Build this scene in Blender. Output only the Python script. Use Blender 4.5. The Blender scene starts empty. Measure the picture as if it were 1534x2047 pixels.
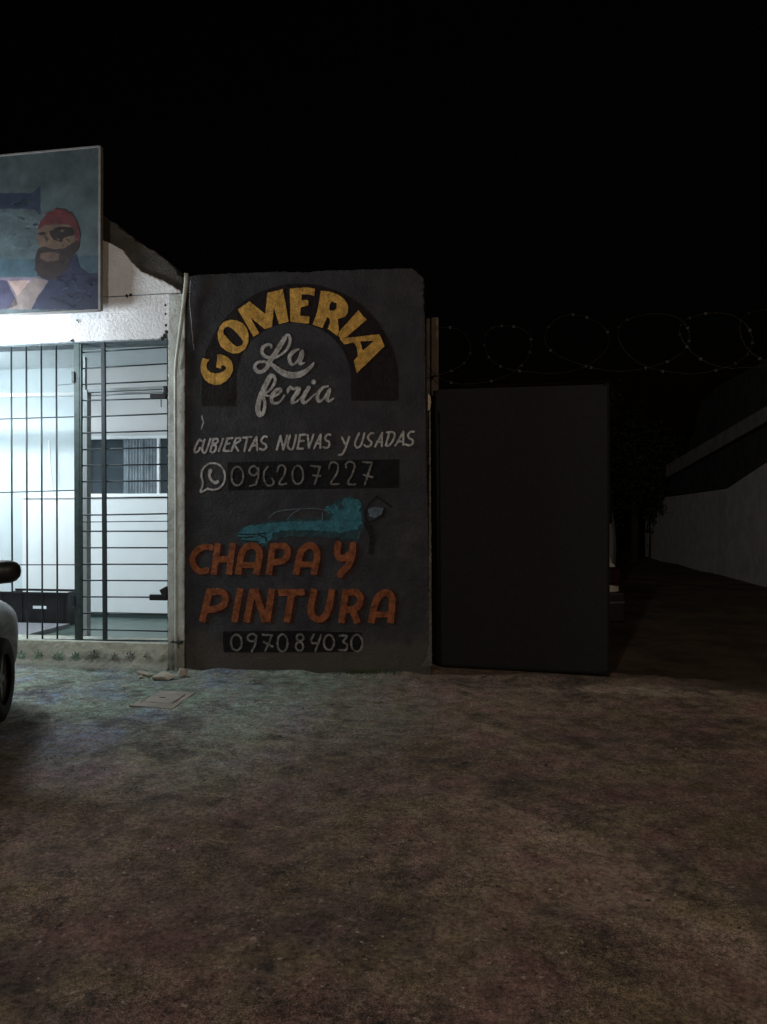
import bpy, math, random
import numpy as np
from mathutils import Vector, noise as mnoise
random.seed(4)
SC = bpy.context.scene
COL = SC.collection

# ------------------------------------------------------------------ camera
EYE, FPX, HOR = 1.5, 1500.0, 1030.0
YAW = math.radians(5.5)
PITCH = math.atan((HOR - 1023.5) / FPX)
fwd = Vector((-math.sin(YAW) * math.cos(PITCH), math.cos(YAW) * math.cos(PITCH), math.sin(PITCH)))
rgt = Vector((math.cos(YAW), math.sin(YAW), 0))
upv = rgt.cross(fwd)
def ray(px, py):
    return fwd * FPX + rgt * (px - 767.0) + upv * (1023.5 - py)
_r = ray(617, 1345)
CAM = Vector((0, -_r.y * (-EYE / _r.z), EYE))
cd = bpy.data.cameras.new('camera')
cam = bpy.data.objects.new('camera', cd); COL.objects.link(cam)
cam.location = CAM
cam.rotation_euler = (math.pi / 2 + PITCH, 0, YAW)
cd.sensor_fit = 'VERTICAL'; cd.sensor_height = 24; cd.lens = 24 * FPX / 2047
cd.clip_end = 2000; cd.clip_start = 0.05
SC.camera = cam

# ------------------------------------------------------------------ world and exposure
W = bpy.data.worlds.new('World'); SC.world = W; W.use_nodes = True
wn = W.node_tree; bg = wn.nodes['Background']
sky = wn.nodes.new('ShaderNodeTexSky'); sky.sky_type = 'NISHITA'; sky.sun_disc = False
sky.sun_elevation = math.radians(-2); sky.sun_rotation = math.radians(200)
wn.links.new(sky.outputs[0], bg.inputs[0]); bg.inputs[1].default_value = 0.0035
SC.view_settings.view_transform = 'Standard'; SC.view_settings.look = 'None'
SC.view_settings.exposure = 0; SC.view_settings.gamma = 1
SC.view_settings.use_curve_mapping = False

# ------------------------------------------------------------------ lamps (the street lamp behind the viewer)
def lamp(name, kind, loc, power, col, size=0.1, rot=None, **kw):
    d = bpy.data.lights.new(name, kind); d.energy = power; d.color = col
    if kind == 'AREA':
        d.shape = 'RECTANGLE'; d.size = size; d.size_y = kw.get('size_y', size)
    else:
        d.shadow_soft_size = size
    o = bpy.data.objects.new(name, d); COL.objects.link(o); o.location = loc
    if rot: o.rotation_euler = rot
    return o
lamp('street_light', 'POINT', (-4.5, -19.0, 8.5), 2100, (1.0, .93, .86), .25)
lamp('street_light_near', 'POINT', (5.0, -10.5, 6.0), 720, (1.0, .74, .54), .25)

# ------------------------------------------------------------------ projection helpers (photo measurements to metres)
class Frame:
    """vertical plane frame: origin o, turned by a about z; local x along it, local y away from the street"""
    def __init__(s, o=(0, 0, 0), a=0.0):
        s.o = Vector(o); s.a = a
        s.x = Vector((math.cos(a), math.sin(a), 0)); s.y = Vector((-math.sin(a), math.cos(a), 0))
    def at(s, px, py, ly=0.0):
        r = ray(px, py); c = CAM - s.o
        t = (ly - c.dot(s.y)) / r.dot(s.y)
        p = c + r * t
        return (p.dot(s.x), p.z)
    def arr(s, pts, ly=0.0):
        return [s.at(p[0], p[1], ly) for p in pts]
F0 = Frame()
def ground_at(px, py, z=0.0):
    r = ray(px, py); t = (z - CAM.z) / r.z
    p = CAM + r * t
    return Vector((p.x, p.y, z))

# ------------------------------------------------------------------ objects
def link(o, parent=None):
    COL.objects.link(o)
    if parent: o.parent = parent
    return o
def tag(o, label=None, cat=None, group=None, kind=None):
    if label: o['label'] = label
    if cat: o['category'] = cat
    if group: o['group'] = group
    if kind: o['kind'] = kind
    return o
def empty(name, loc=(0, 0, 0), rz=0.0):
    o = bpy.data.objects.new(name, None); COL.objects.link(o)
    o.location = loc; o.rotation_euler = (0, 0, rz); o.empty_display_size = .1
    return o
class MB:
    def __init__(s): s.v = []; s.f = []
    def add(s, vs, fs):
        n = len(s.v); s.v += [tuple(v) for v in vs]; s.f += [tuple(i + n for i in f) for f in fs]; return s
    def box(s, a, b):
        x0, y0, z0 = a; x1, y1, z1 = b
        return s.add([(x0,y0,z0),(x1,y0,z0),(x1,y1,z0),(x0,y1,z0),(x0,y0,z1),(x1,y0,z1),(x1,y1,z1),(x0,y1,z1)],
                     [(0,3,2,1),(4,5,6,7),(0,1,5,4),(1,2,6,5),(2,3,7,6),(3,0,4,7)])
    def bar(s, p, q, w, d=None):
        """square section bar from p to q"""
        p, q = Vector(p), Vector(q); d = d or w
        t = (q - p).normalized()
        u = Vector((0, 1, 0)) if abs(t.y) < .9 else Vector((1, 0, 0))
        n = t.cross(u).normalized(); u = n.cross(t).normalized()
        vs = []
        for c in (p, q):
            for a, b in ((-1,-1),(1,-1),(1,1),(-1,1)):
                vs.append(c + n * (a * w / 2) + u * (b * d / 2))
        return s.add(vs, [(0,1,2,3),(7,6,5,4),(0,4,5,1),(1,5,6,2),(2,6,7,3),(3,7,4,0)])
    def tube(s, pts, r, n=10, closed=False, caps=True):
        pts = [Vector(p) for p in pts]; m = len(pts); vs = []; fs = []
        rs = r if isinstance(r, (list, tuple)) else [r] * m
        prev = None
        for i, p in enumerate(pts):
            if closed: t = pts[(i+1) % m] - pts[i-1]
            else: t = pts[min(i+1, m-1)] - pts[max(i-1, 0)]
            t.normalize()
            if prev is None:
                a = Vector((0,0,1)) if abs(t.z) < .9 else Vector((1,0,0))
                u = t.cross(a).normalized()
            else: u = (prev - t * prev.dot(t)).normalized()
            prev = u; w = t.cross(u)
            for k in range(n):
                a = 2 * math.pi * k / n
                vs.append(p + (u * math.cos(a) + w * math.sin(a)) * rs[i])
        for i in range(m if closed else m - 1):
            for k in range(n):
                j = (i + 1) % m
                fs.append((i*n+k, i*n+(k+1)%n, j*n+(k+1)%n, j*n+k))
        if caps and not closed:
            fs.append(tuple(range(n))[::-1]); fs.append(tuple((m-1)*n + k for k in range(n)))
        return s.add(vs, fs)
    def prism(s, poly, y0, y1):
        """poly of (x,z) extruded in y"""
        n = len(poly)
        vs = [(x, y0, z) for x, z in poly] + [(x, y1, z) for x, z in poly]
        fs = [tuple(range(n)), tuple(range(2*n-1, n-1, -1))]
        for i in range(n):
            j = (i+1) % n; fs.append((i, i+n, j+n, j))
        return s.add(vs, fs)
    def build(s, name, mat, parent=None, smooth=False, bevel=0):
        me = bpy.data.meshes.new(name); me.from_pydata(s.v, [], s.f); me.update()
        if mat: me.materials.append(mat)
        o = bpy.data.objects.new(name, me); link(o, parent)
        import bmesh
        bm = bmesh.new(); bm.from_mesh(me); bmesh.ops.recalc_face_normals(bm, faces=bm.faces)
        bm.to_mesh(me); bm.free()
        if smooth:
            for p in me.polygons: p.use_smooth = True
        if bevel:
            m = o.modifiers.new('bevel', 'BEVEL'); m.width = bevel; m.segments = 2; m.limit_method = 'ANGLE'
        return o

# ------------------------------------------------------------------ outline shapes through a distance field
def sd_poly(X, Z, pts):
    pts = np.asarray(pts, float); n = len(pts)
    d = np.full(X.shape, 1e9); inside = np.zeros(X.shape, bool)
    for i in range(n):
        a = pts[i]; b = pts[(i+1) % n]; e = b - a
        wx = X - a[0]; wz = Z - a[1]
        t = np.clip((wx*e[0] + wz*e[1]) / (e @ e + 1e-12), 0, 1)
        d = np.minimum(d, np.hypot(wx - e[0]*t, wz - e[1]*t))
        c = (a[1] > Z) != (b[1] > Z)
        xi = (b[0]-a[0]) * (Z - a[1]) / ((b[1]-a[1]) if abs(b[1]-a[1]) > 1e-12 else 1e-12) + a[0]
        inside ^= c & (X < xi)
    return np.where(inside, -d, d)
def sd_stroke(X, Z, pts, ws, butt):
    pts = np.asarray(pts, float); d = np.full(X.shape, 1e9); n = len(pts)
    for i in range(n - 1):
        a = pts[i]; b = pts[i+1]; e = b - a; L = math.hypot(*e) + 1e-9; u = e / L
        wx = X - a[0]; wz = Z - a[1]
        s = wx*u[0] + wz*u[1]; p = np.abs(-wx*u[1] + wz*u[0])
        if butt:
            dx = np.abs(s - L/2) - L/2; dz = p - (ws[i] + ws[i+1]) / 4
            q = np.hypot(np.maximum(dx, 0), np.maximum(dz, 0)) + np.minimum(np.maximum(dx, dz), 0)
            d = np.minimum(d, q)
            if i: d = np.minimum(d, np.hypot(wx, wz) - ws[i]/2)
        else:
            t = np.clip(s / L, 0, 1)
            q = np.hypot(wx - e[0]*t, wz - e[1]*t) - (ws[i]*(1-t) + ws[i+1]*t) / 2
            d = np.minimum(d, q)
    return d
def wob(X, Z, s, seed=0.0):
    """smooth pseudo random field in about -1..1, cell size s metres"""
    r = np.zeros(X.shape); rr = np.random.RandomState(int(seed * 7) + 11)
    for k in range(7):
        a = rr.rand() * 6.283; f = (0.6 + rr.rand() * 1.1) * 6.283 / s; p = rr.rand() * 6.283
        r = r + np.sin((X*math.cos(a) + Z*math.sin(a)) * f + p + 1.3*np.sin((Z*math.cos(a) - X*math.sin(a)) * f * .7 + p*2))
    return r / 3.6
def relief(X, Z):
    return .0035 * wob(X, Z, .55, 1) + .0012 * wob(X, Z, .16, 2)

def slab(name, fn, bounds, cell, y0, mat, parent=None, thick=0.0, disp=None, smooth=True):
    """mesh of the region fn<0 in the plane y=y0; thick>0 adds edges and a back"""
    x0, z0, x1, z1 = bounds
    nx = max(2, int((x1-x0)/cell)+2); nz = max(2, int((z1-z0)/cell)+2)
    xs = x0 + cell*np.arange(nx); zs = z0 + cell*np.arange(nz)
    X, Z = np.meshgrid(xs, zs, indexing='ij')
    F = fn(X, Z); F = np.where(np.abs(F) < 1e-7, 1e-7, F)
    V = []; idx = {}
    def node(i, j):
        k = (i, j)
        if k not in idx: idx[k] = len(V); V.append((xs[i], zs[j], F[i, j]))
        return idx[k]
    def cross(i, j, a, b):
        k = (i, j, a, b)
        if k not in idx:
            t = F[i, j] / (F[i, j] - F[a, b]); idx[k] = len(V)
            V.append((xs[i] + (xs[a]-xs[i])*t, zs[j] + (zs[b]-zs[j])*t, 0.0))
        return idx[k]
    faces = []; rim = []
    I = F < 0
    any_ = I[:-1,:-1] | I[1:,:-1] | I[1:,1:] | I[:-1,1:]
    for i, j in zip(*np.nonzero(any_)):
        c = [(i, j), (i+1, j), (i+1, j+1), (i, j+1)]
        ins = [I[q] for q in c]
        if all(ins): faces.append([node(*q) for q in c]); continue
        poly = []; cr = []
        for k in range(4):
            a, b = c[k], c[(k+1) % 4]
            if ins[k]: poly.append(node(*a))
            if ins[k] != ins[(k+1) % 4]:
                lo, hi = (a, b) if a < b else (b, a)
                q = cross(lo[0], lo[1], hi[0], hi[1]); poly.append(q); cr.append((q, ins[k]))
        if len(poly) >= 3: faces.append(poly)
        if len(cr) == 2:
            a, b = cr
            rim.append((a[0], b[0]) if a[1] else (b[0], a[0]))
    if not V: return None
    A = np.array(V); Y = np.full(len(A), float(y0))
    if disp is not None: Y = Y + disp(A[:, 0], A[:, 1], A[:, 2])
    vs = [(A[k,0], Y[k], A[k,1]) for k in range(len(A))]
    if thick:
        nf = len(vs); back = {}
        for a, b in rim:
            for q in (a, b):
                if q not in back: back[q] = len(vs); vs.append((A[q,0], y0 + thick, A[q,1]))
        fr = len(faces)
        for a, b in rim: faces.append([a, back[a], back[b], b])
    me = bpy.data.meshes.new(name); me.from_pydata(vs, [], [f[::1] for f in faces]); me.update()
    if smooth:
        n_flat = len(rim) if thick else 0
        for k, p in enumerate(me.polygons): p.use_smooth = k < len(faces) - n_flat
    if mat: me.materials.append(mat)
    o = bpy.data.objects.new(name, me); link(o, parent)
    return o

# ------------------------------------------------------------------ materials
class NT:
    def __init__(s, name):
        s.m = bpy.data.materials.new(name); s.m.use_nodes = True; s.t = s.m.node_tree
        s.b = s.t.nodes['Principled BSDF']; s.geo = s.t.nodes.new('ShaderNodeNewGeometry')
        s.pos = s.geo.outputs['Position']
    def n(s, kind, **kw):
        o = s.t.nodes.new(kind)
        for k, v in kw.items(): setattr(o, k, v)
        return o
    def l(s, a, b): s.t.links.new(a, b)
    def noise(s, scale, detail=5, rough=.6, vec=None, dist=0):
        o = s.n('ShaderNodeTexNoise'); o.inputs['Scale'].default_value = scale
        o.inputs['Detail'].default_value = detail; o.inputs['Roughness'].default_value = rough
        o.inputs['Distortion'].default_value = dist
        s.l(vec or s.pos, o.inputs['Vector']); return o.outputs['Fac']
    def ramp(s, fac, stops):
        o = s.n('ShaderNodeValToRGB'); e = o.color_ramp.elements
        while len(e) < len(stops): e.new(.5)
        for q, (p, c) in zip(e, stops):
            q.position = p; q.color = (c, c, c, 1) if isinstance(c, (int, float)) else (*c, 1)
        s.l(fac, o.inputs[0]); return o.outputs[0]
    def mix(s, fac, a, b, mode='MIX'):
        o = s.n('ShaderNodeMix', data_type='RGBA', blend_type=mode)
        for sock, v in ((o.inputs[0], fac), (o.inputs[6], a), (o.inputs[7], b)):
            if isinstance(v, (int, float)): sock.default_value = v
            elif isinstance(v, tuple): sock.default_value = (*v, 1)
            else: s.l(v, sock)
        return o.outputs[2]
    def math(s, op, a, b=0.0):
        o = s.n('ShaderNodeMath', operation=op)
        for sock, v in zip(o.inputs, (a, b)):
            if isinstance(v, (int, float)): sock.default_value = v
            else: s.l(v, sock)
        return o.outputs[0]
    def mapping(s, scale=(1,1,1), rot=(0,0,0), vec=None):
        o = s.n('ShaderNodeMapping'); o.inputs['Scale'].default_value = scale; o.inputs['Rotation'].default_value = rot
        s.l(vec or s.pos, o.inputs[0]); return o.outputs[0]
    def bump(s, h, strength=.5, dist=.01, prev=None):
        o = s.n('ShaderNodeBump'); o.inputs['Strength'].default_value = strength; o.inputs['Distance'].default_value = dist
        s.l(h, o.inputs['Height'])
        if prev: s.l(prev, o.inputs['Normal'])
        return o.outputs[0]
    def out(s, col, rough=.8, bump=None, metal=0, spec=.14):
        if isinstance(col, tuple): s.b.inputs['Base Color'].default_value = (*col, 1)
        else: s.l(col, s.b.inputs['Base Color'])
        if isinstance(rough, (int, float)): s.b.inputs['Roughness'].default_value = rough
        else: s.l(rough, s.b.inputs['Roughness'])
        s.b.inputs['Metallic'].default_value = metal
        s.b.inputs['Specular IOR Level'].default_value = spec
        if bump: s.l(bump, s.b.inputs['Normal'])
        return s.m

def stucco_bump(t, k=1.0):
    a = t.noise(38, 6, .62); b = t.noise(150, 3, .6)
    n1 = t.bump(a, .9*k, .016); return t.bump(b, .6*k, .005, n1)
def paint(name, col, worn=.35, under=(.06,.06,.066), var=.35):
    """brushed masonry paint with pinholes that show the wall colour"""
    t = NT(name)
    v = t.ramp(t.noise(14, 7, .75), [(.38, 1 - var*1.5), (.60, 1.0)])
    c = t.mix(1.0, col, v, 'MULTIPLY')
    st = t.ramp(t.noise(26, 4, .7, t.mapping((1, 1, .35))), [(.35, .8), (.7, 1.0)])
    c = t.mix(1.0, c, st, 'MULTIPLY')
    holes = t.ramp(t.noise(115, 5, .8), [(.52, 0.0), (.60, worn)])
    c = t.mix(holes, c, under)
    return t.out(c, .75, stucco_bump(t))
def plain(name, col, rough=.6, metal=0, var=.15, scale=12, bump=.15, spec=.4):
    t = NT(name)
    v = t.ramp(t.noise(scale, 5, .6), [(.3, 1 - var), (.7, 1.0)])
    return t.out(t.mix(1.0, col, v, 'MULTIPLY'), rough, t.bump(t.noise(scale*6, 4), bump, .003), metal, spec)
def emit(name, col, s):
    t = NT(name); t.b.inputs['Emission Color'].default_value = (*col, 1); t.b.inputs['Emission Strength'].default_value = s
    return t.out((.8, .8, .8), .5)

def m_mural():
    t = NT('charcoal_wall_paint')
    c = t.ramp(t.noise(3.2, 8, .72), [(.30, (.024, .024, .027)), (.5, (.038, .038, .042)), (.68, (.058, .056, .058))])
    sp = t.ramp(t.noise(85, 4, .7), [(.60, 0.0), (.74, .45)])
    c = t.mix(sp, c, (.16, .155, .15))
    # dirt splashed up from the ground and damp near the base
    sep = t.n('ShaderNodeSeparateXYZ'); t.l(t.pos, sep.inputs[0])
    h = t.math('ADD', sep.outputs['Z'], t.math('MULTIPLY', t.noise(5, 5), -.55))
    lo = t.ramp(h, [(0.0, 1.0), (.12, 0.0)])
    c = t.mix(t.math('MULTIPLY', lo, .6), c, (.085, .075, .06))
    stx = t.ramp(t.noise(3, 5, .7, t.mapping((3, 1, .25))), [(.58, 0.0), (.7, .35)])
    c = t.mix(stx, c, (.025, .025, .027))
    return t.out(c, .8, stucco_bump(t, 1.15))
def m_plaster(name, a, b, dirt=(.13,.12,.10), amt=.5, base_dirt=0.0):
    t = NT(name)
    c = t.ramp(t.noise(3.0, 6, .65), [(.3, b), (.65, a)])
    d = t.ramp(t.noise(11, 7, .75, dist=.6), [(.60, 0.0), (.70, amt)])
    c = t.mix(d, c, dirt)
    d2 = t.ramp(t.noise(70, 4, .8), [(.66, 0.0), (.72, amt)])
    c = t.mix(d2, c, dirt)
    if base_dirt:
        sep = t.n('ShaderNodeSeparateXYZ'); t.l(t.pos, sep.inputs[0])
        h = t.math('ADD', sep.outputs['Z'], t.math('MULTIPLY', t.noise(7, 6), -.5))
        c = t.mix(t.ramp(h, [(0.0, base_dirt), (.16, 0.0)]), c, (.16, .125, .075))
    return t.out(c, .8, stucco_bump(t, .8))
_a, _b = ground_at(1215, 1352), ground_at(1534, 1386)
EDGE_K = -(_b.y-_a.y)/(_b.x-_a.x); EDGE_C = _a.y + _a.x*EDGE_K
_p, _q = ground_at(1440, 1720), ground_at(1534, 1905)
_n = Vector((-(_q.y-_p.y), _q.x-_p.x, 0)).normalized()
if _n.x < 0: _n = -_n
JN = (_n.x, _n.y, _n.dot(_p)); JY = _p.y + .75
def m_ground():
    t = NT('worn_concrete')
    c = t.ramp(t.noise(.55, 5, .5), [(.35, (.130, .097, .074)), (.5, (.180, .136, .104)), (.65, (.25, .192, .148))])
    hue = t.ramp(t.noise(2.6, 6, .7), [(.40, (1.0, .82, .88)), (.5, (1, .97, .95)), (.60, (1.0, 1.0, .82))])
    c = t.mix(1.0, c, hue, 'MULTIPLY')
    sep = t.n('ShaderNodeSeparateXYZ'); t.l(t.pos, sep.inputs[0])
    g = t.noise(1.3, 7, .65); n1 = t.noise(.8, 6, .6)
    # faded green-blue floor paint in front of the shop, its tone raised in place of lamp light
    mx = t.math('ADD', sep.outputs['X'], t.math('MULTIPLY', g, 2.2))
    my = t.math('ADD', sep.outputs['Y'], t.math('MULTIPLY', n1, 1.8))
    zone = t.math('MULTIPLY', t.ramp(t.math('MULTIPLY', t.math('ADD', mx, 3.0), .25), [(.62, 1.0), (1.0, 0.0)]),
                  t.ramp(t.math('MULTIPLY', t.math('ADD', my, 4.0), .25), [(.35, 0.0), (.9, 1.0)]))
    pc = t.ramp(t.noise(1.1, 4, .55), [(.40, (.22, .32, .25)), (.52, (.22, .28, .25)), (.62, (.14, .23, .33))])
    wear = t.ramp(t.noise(9, 8, .75), [(.38, .95), (.60, .35)])
    c = t.mix(t.math('MULTIPLY', zone, wear), c, pc)
    # lit strip before the gate, put into the colour as a paler tone
    dx = t.math('POWER', t.math('MULTIPLY', t.math('SUBTRACT', sep.outputs['X'], 1.7), .55), 2.0)
    dy = t.math('POWER', t.math('MULTIPLY', t.math('ADD', sep.outputs['Y'], .45), 2.6), 2.0)
    dm = t.math('ADD', t.math('ADD', dx, dy), t.math('MULTIPLY', t.noise(3, 7, .7), 1.1))
    c = t.mix(t.ramp(dm, [(.45, .75), (1.0, 0.0)]), c, (.45, .365, .27))
    # dark stains: a few wide ones, drip spots
    st = t.ramp(t.noise(1.35, 10, .74), [(.52, 0.0), (.60, .70)])
    c = t.mix(st, c, (.055, .044, .040))
    sp0 = t.ramp(t.noise(5.5, 5, .6), [(.645, 0.0), (.69, .7)])
    c = t.mix(sp0, c, (.045, .038, .034))
    tr = t.ramp(t.noise(1.0, 5, .6, t.mapping((.18, 1.7, 1), (0, 0, .05))), [(.60, 0.0), (.70, .5)])  # long streaks, painted to stand in for an overhead cable's shadow
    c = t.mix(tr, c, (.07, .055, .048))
    rough_area = t.ramp(t.noise(1.7, 7, .65), [(.42, .25), (.58, 1.0)])
    sp = t.ramp(t.noise(150, 4, .8), [(.38, .35), (.5, .95), (.62, 1.9)])
    c = t.mix(rough_area, c, t.mix(1.0, c, sp, 'MULTIPLY'))
    pt = t.ramp(t.noise(7, 9, .78), [(.40, .55), (.5, 1.0), (.60, 1.5)])
    c = t.mix(.75, c, t.mix(1.0, c, pt, 'MULTIPLY'))
    chips = t.ramp(t.noise(33, 3, .55), [(.665, 0.0), (.69, .75)])
    c = t.mix(chips, c, (.36, .31, .25))
    pitd = t.ramp(t.noise(21, 3, .5), [(.28, .85), (.315, 0.0)])
    c = t.mix(pitd, c, (.03, .025, .022))
    sp2 = t.ramp(t.noise(45, 5, .8), [(.38, .50), (.5, 1.0), (.62, 1.35)])
    c = t.mix(1.0, c, sp2, 'MULTIPLY')
    # yard soil trodden over the edge of the slab, right of the gate
    em = t.math('ADD', t.math('ADD', sep.outputs['Y'], t.math('MULTIPLY', sep.outputs['X'], EDGE_K)), t.math('MULTIPLY', t.noise(2.2, 8, .7), 1.0))
    em = t.math('SUBTRACT', em, EDGE_C)
    c = t.mix(t.math('MULTIPLY', t.ramp(em, [(.30, 0.0), (.62, .93)]), t.ramp(t.math('SUBTRACT', sep.outputs['X'], 1.2), [(.0, 0.0), (1.0, 1.0)])), c, (.080, .061, .042))
    # older, darker paving beyond a diagonal joint at the lower right
    q = t.math('ADD', t.math('ADD', t.math('MULTIPLY', sep.outputs['X'], JN[0]), t.math('MULTIPLY', sep.outputs['Y'], JN[1])), t.math('MULTIPLY', t.noise(4, 8, .75), .30))
    q = t.math('SUBTRACT', q, JN[2] + .15)
    lim = t.ramp(t.math('SUBTRACT', t.math('SUBTRACT', JY, sep.outputs['Y']), t.math('MULTIPLY', t.noise(1.5, 6, .7), .9)), [(-0.0, 0.0), (.5, 1.0)])
    c = t.mix(t.math('MULTIPLY', lim, t.ramp(q, [(0.0, 0.0), (.03, .42)])), c, (.075, .058, .050))
    b = t.bump(t.noise(9, 7, .7), .35, .02); b = t.bump(t.noise(60, 6, .75), .45, .008, b)
    return t.out(c, .9, b, spec=.1)
def m_soil():
    t = NT('dark_soil')
    c = t.ramp(t.noise(1.2, 8, .7), [(.36, (.045, .034, .023)), (.62, (.115, .088, .060))])
    return t.out(c, .95, t.bump(t.noise(14, 8, .7), .9, .05), spec=.1)

M = dict(
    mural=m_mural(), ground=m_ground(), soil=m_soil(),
    white_wall=m_plaster('white_limewash', (.72, .72, .72), (.60, .60, .60), amt=.35),
    sill=m_plaster('stained_sill_plaster', (.78, .84, .75), (.44, .50, .44), (.16, .14, .10), .85, .5),
    pillar=m_plaster('grimy_pillar_plaster', (.52, .54, .50), (.30, .32, .29), (.07, .07, .065), .85, .6),
    parapet=m_plaster('mouldy_parapet', (.075, .07, .06), (.03, .03, .027), (.02, .02, .018), .6),
    soffit=m_plaster('dirty_soffit', (.22, .26, .28), (.14, .16, .18), (.06, .07, .08), .7),
    inner=plain('interior_paint', (.62, .70, .72), .6, 0, .10, 1.5, .02),
    inner_warm=plain('interior_paint_grey', (.62, .62, .61), .7, 0, .10, 1.8, .02),
    panel=plain('white_panel_board', (.80, .85, .86), .45, var=.04, scale=3, bump=.03),
    ceiling=plain('ceiling_paint', (.7, .75, .77), .8, var=.1),
    tiles=plain('interior_floor_grey_green', (.10, .15, .13), .35, var=.5, scale=6),
    green=plain('green_grey_steel', (.055, .085, .082), .5, .2, .5, 20, .4),
    steel=plain('dark_painted_steel', (.04, .055, .06), .45, .3, .4, 30, .3),
    alu=plain('aluminium_frame', (.30, .34, .35), .6, 0, .12, 15, .1, .1),
    pvc=plain('grimy_pvc', (.58, .60, .53), .5, 0, .35, 9, .2),
    black=plain('black_plastic', (.018, .018, .020), .45, 0, .5, 10),
    gate=plain('black_gate_sheet', (.021, .0205, .020), .9, .0, .22, 30, .25, .05),
    gate_frame=plain('black_gate_frame', (.010, .010, .010), .8, .0, .3, 8, .2, .1),
    razor=plain('tarnished_wire', (.022, .021, .020), .5, .5, .85, 9),
    brickpost=m_plaster('rough_post_render', (.17, .14, .11), (.09, .075, .06), (.04, .03, .03), .7),
    chip=plain('bare_mortar', (.42, .33, .24), .9, 0, .5, 25, .8),
    rubble=m_plaster('broken_concrete', (.50, .46, .38), (.30, .27, .22), (.15, .12, .10), .5),
    hatch=m_plaster('hatch_concrete', (.36, .32, .27), (.19, .17, .14), (.09, .08, .065), .8),
    gap=plain('dark_gap', (.012, .012, .012), .9),
    rubber=plain('tyre_rubber', (.012, .012, .012), .85, 0, .4, 40, .5),
    rim=plain('wheel_rim', (.25, .25, .26), .35, .8, .3, 10),
    car_dark=plain('dusty_silver_car_paint', (.34, .345, .35), .38, .35, .55, 16, .15),
    car_white=plain('white_car_paint', (.62, .62, .58), .35, 0, .15, 6, .03),
    glass=plain('dark_car_glass', (.01, .012, .014), .08, 0, .1, 5, 0, .6),
    lamp_red=plain('tail_lamp_red', (.016, .006, .006), .15, 0, .1, 5, 0, .6),
    van=plain('dull_van_paint', (.16, .16, .17), .6, 0, .3, 5),
    leaf=plain('dark_leaf', (.020, .026, .014), .8, 0, .5, 6),
    bark=plain('bark', (.030, .024, .018), .9, 0, .5, 10, .8),
    far_wall=m_plaster('neighbour_wall_render', (.85, .85, .87), (.60, .60, .62), (.3, .3, .3), .7),
    far_roof=m_plaster('neighbour_roof', (.11, .11, .11), (.05, .05, .05), (.015, .015, .015), .5),
    far_fascia=m_plaster('neighbour_fascia', (.42, .42, .42), (.25, .25, .25), (.05, .05, .05), .6),
    edge=paint('worn_wall_edge', (.15, .135, .11), .7),
    grit=plain('dull_grit', (.13, .11, .09), .9, 0, .6, 40, .5, .1),
    weed=plain('weed', (.035, .06, .018), .8),
    yellow=paint('ochre_lettering', (.80, .46, .10), .4, (.09, .05, .03)),
    cream=paint('grey_white_lettering', (.60, .58, .55), .6),
    numerals=paint('thin_grey_numerals', (.28, .27, .26), .8, (.03, .03, .03), .5),
    orange=paint('orange_lettering', (.36, .115, .045), .65, (.09, .03, .015), .4),
    redshade=paint('dark_red_lettering_shade', (.050, .016, .010), .6),
    arch=paint('brown_black_arch', (.018, .011, .010), .4, (.045, .04, .04)),
    blackbox=paint('black_number_box', (.010, .009, .010), .3, (.04, .04, .042)),
    teal=paint('teal_spray', (.06, .23, .29), .6, (.03, .07, .09), .35),
    teal_dim=paint('dim_teal_spray', (.035, .085, .10), .8),
    gunblack=paint('black_brushwork', (.015, .014, .014), .5),
    cup=paint('blue_grey_brushwork', (.16, .21, .26), .6),
    leafpaint=paint('faded_green_leaf_paint', (.17, .33, .25), 1.0, (.50, .55, .48), .6),
    leaffaint=paint('nearly_gone_leaf_paint', (.30, .36, .30), 1.0, (.5, .54, .48), .6),
    scuff=paint('scuffed_white', (.5, .5, .52), .9, (.07, .07, .075)),
)

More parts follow.
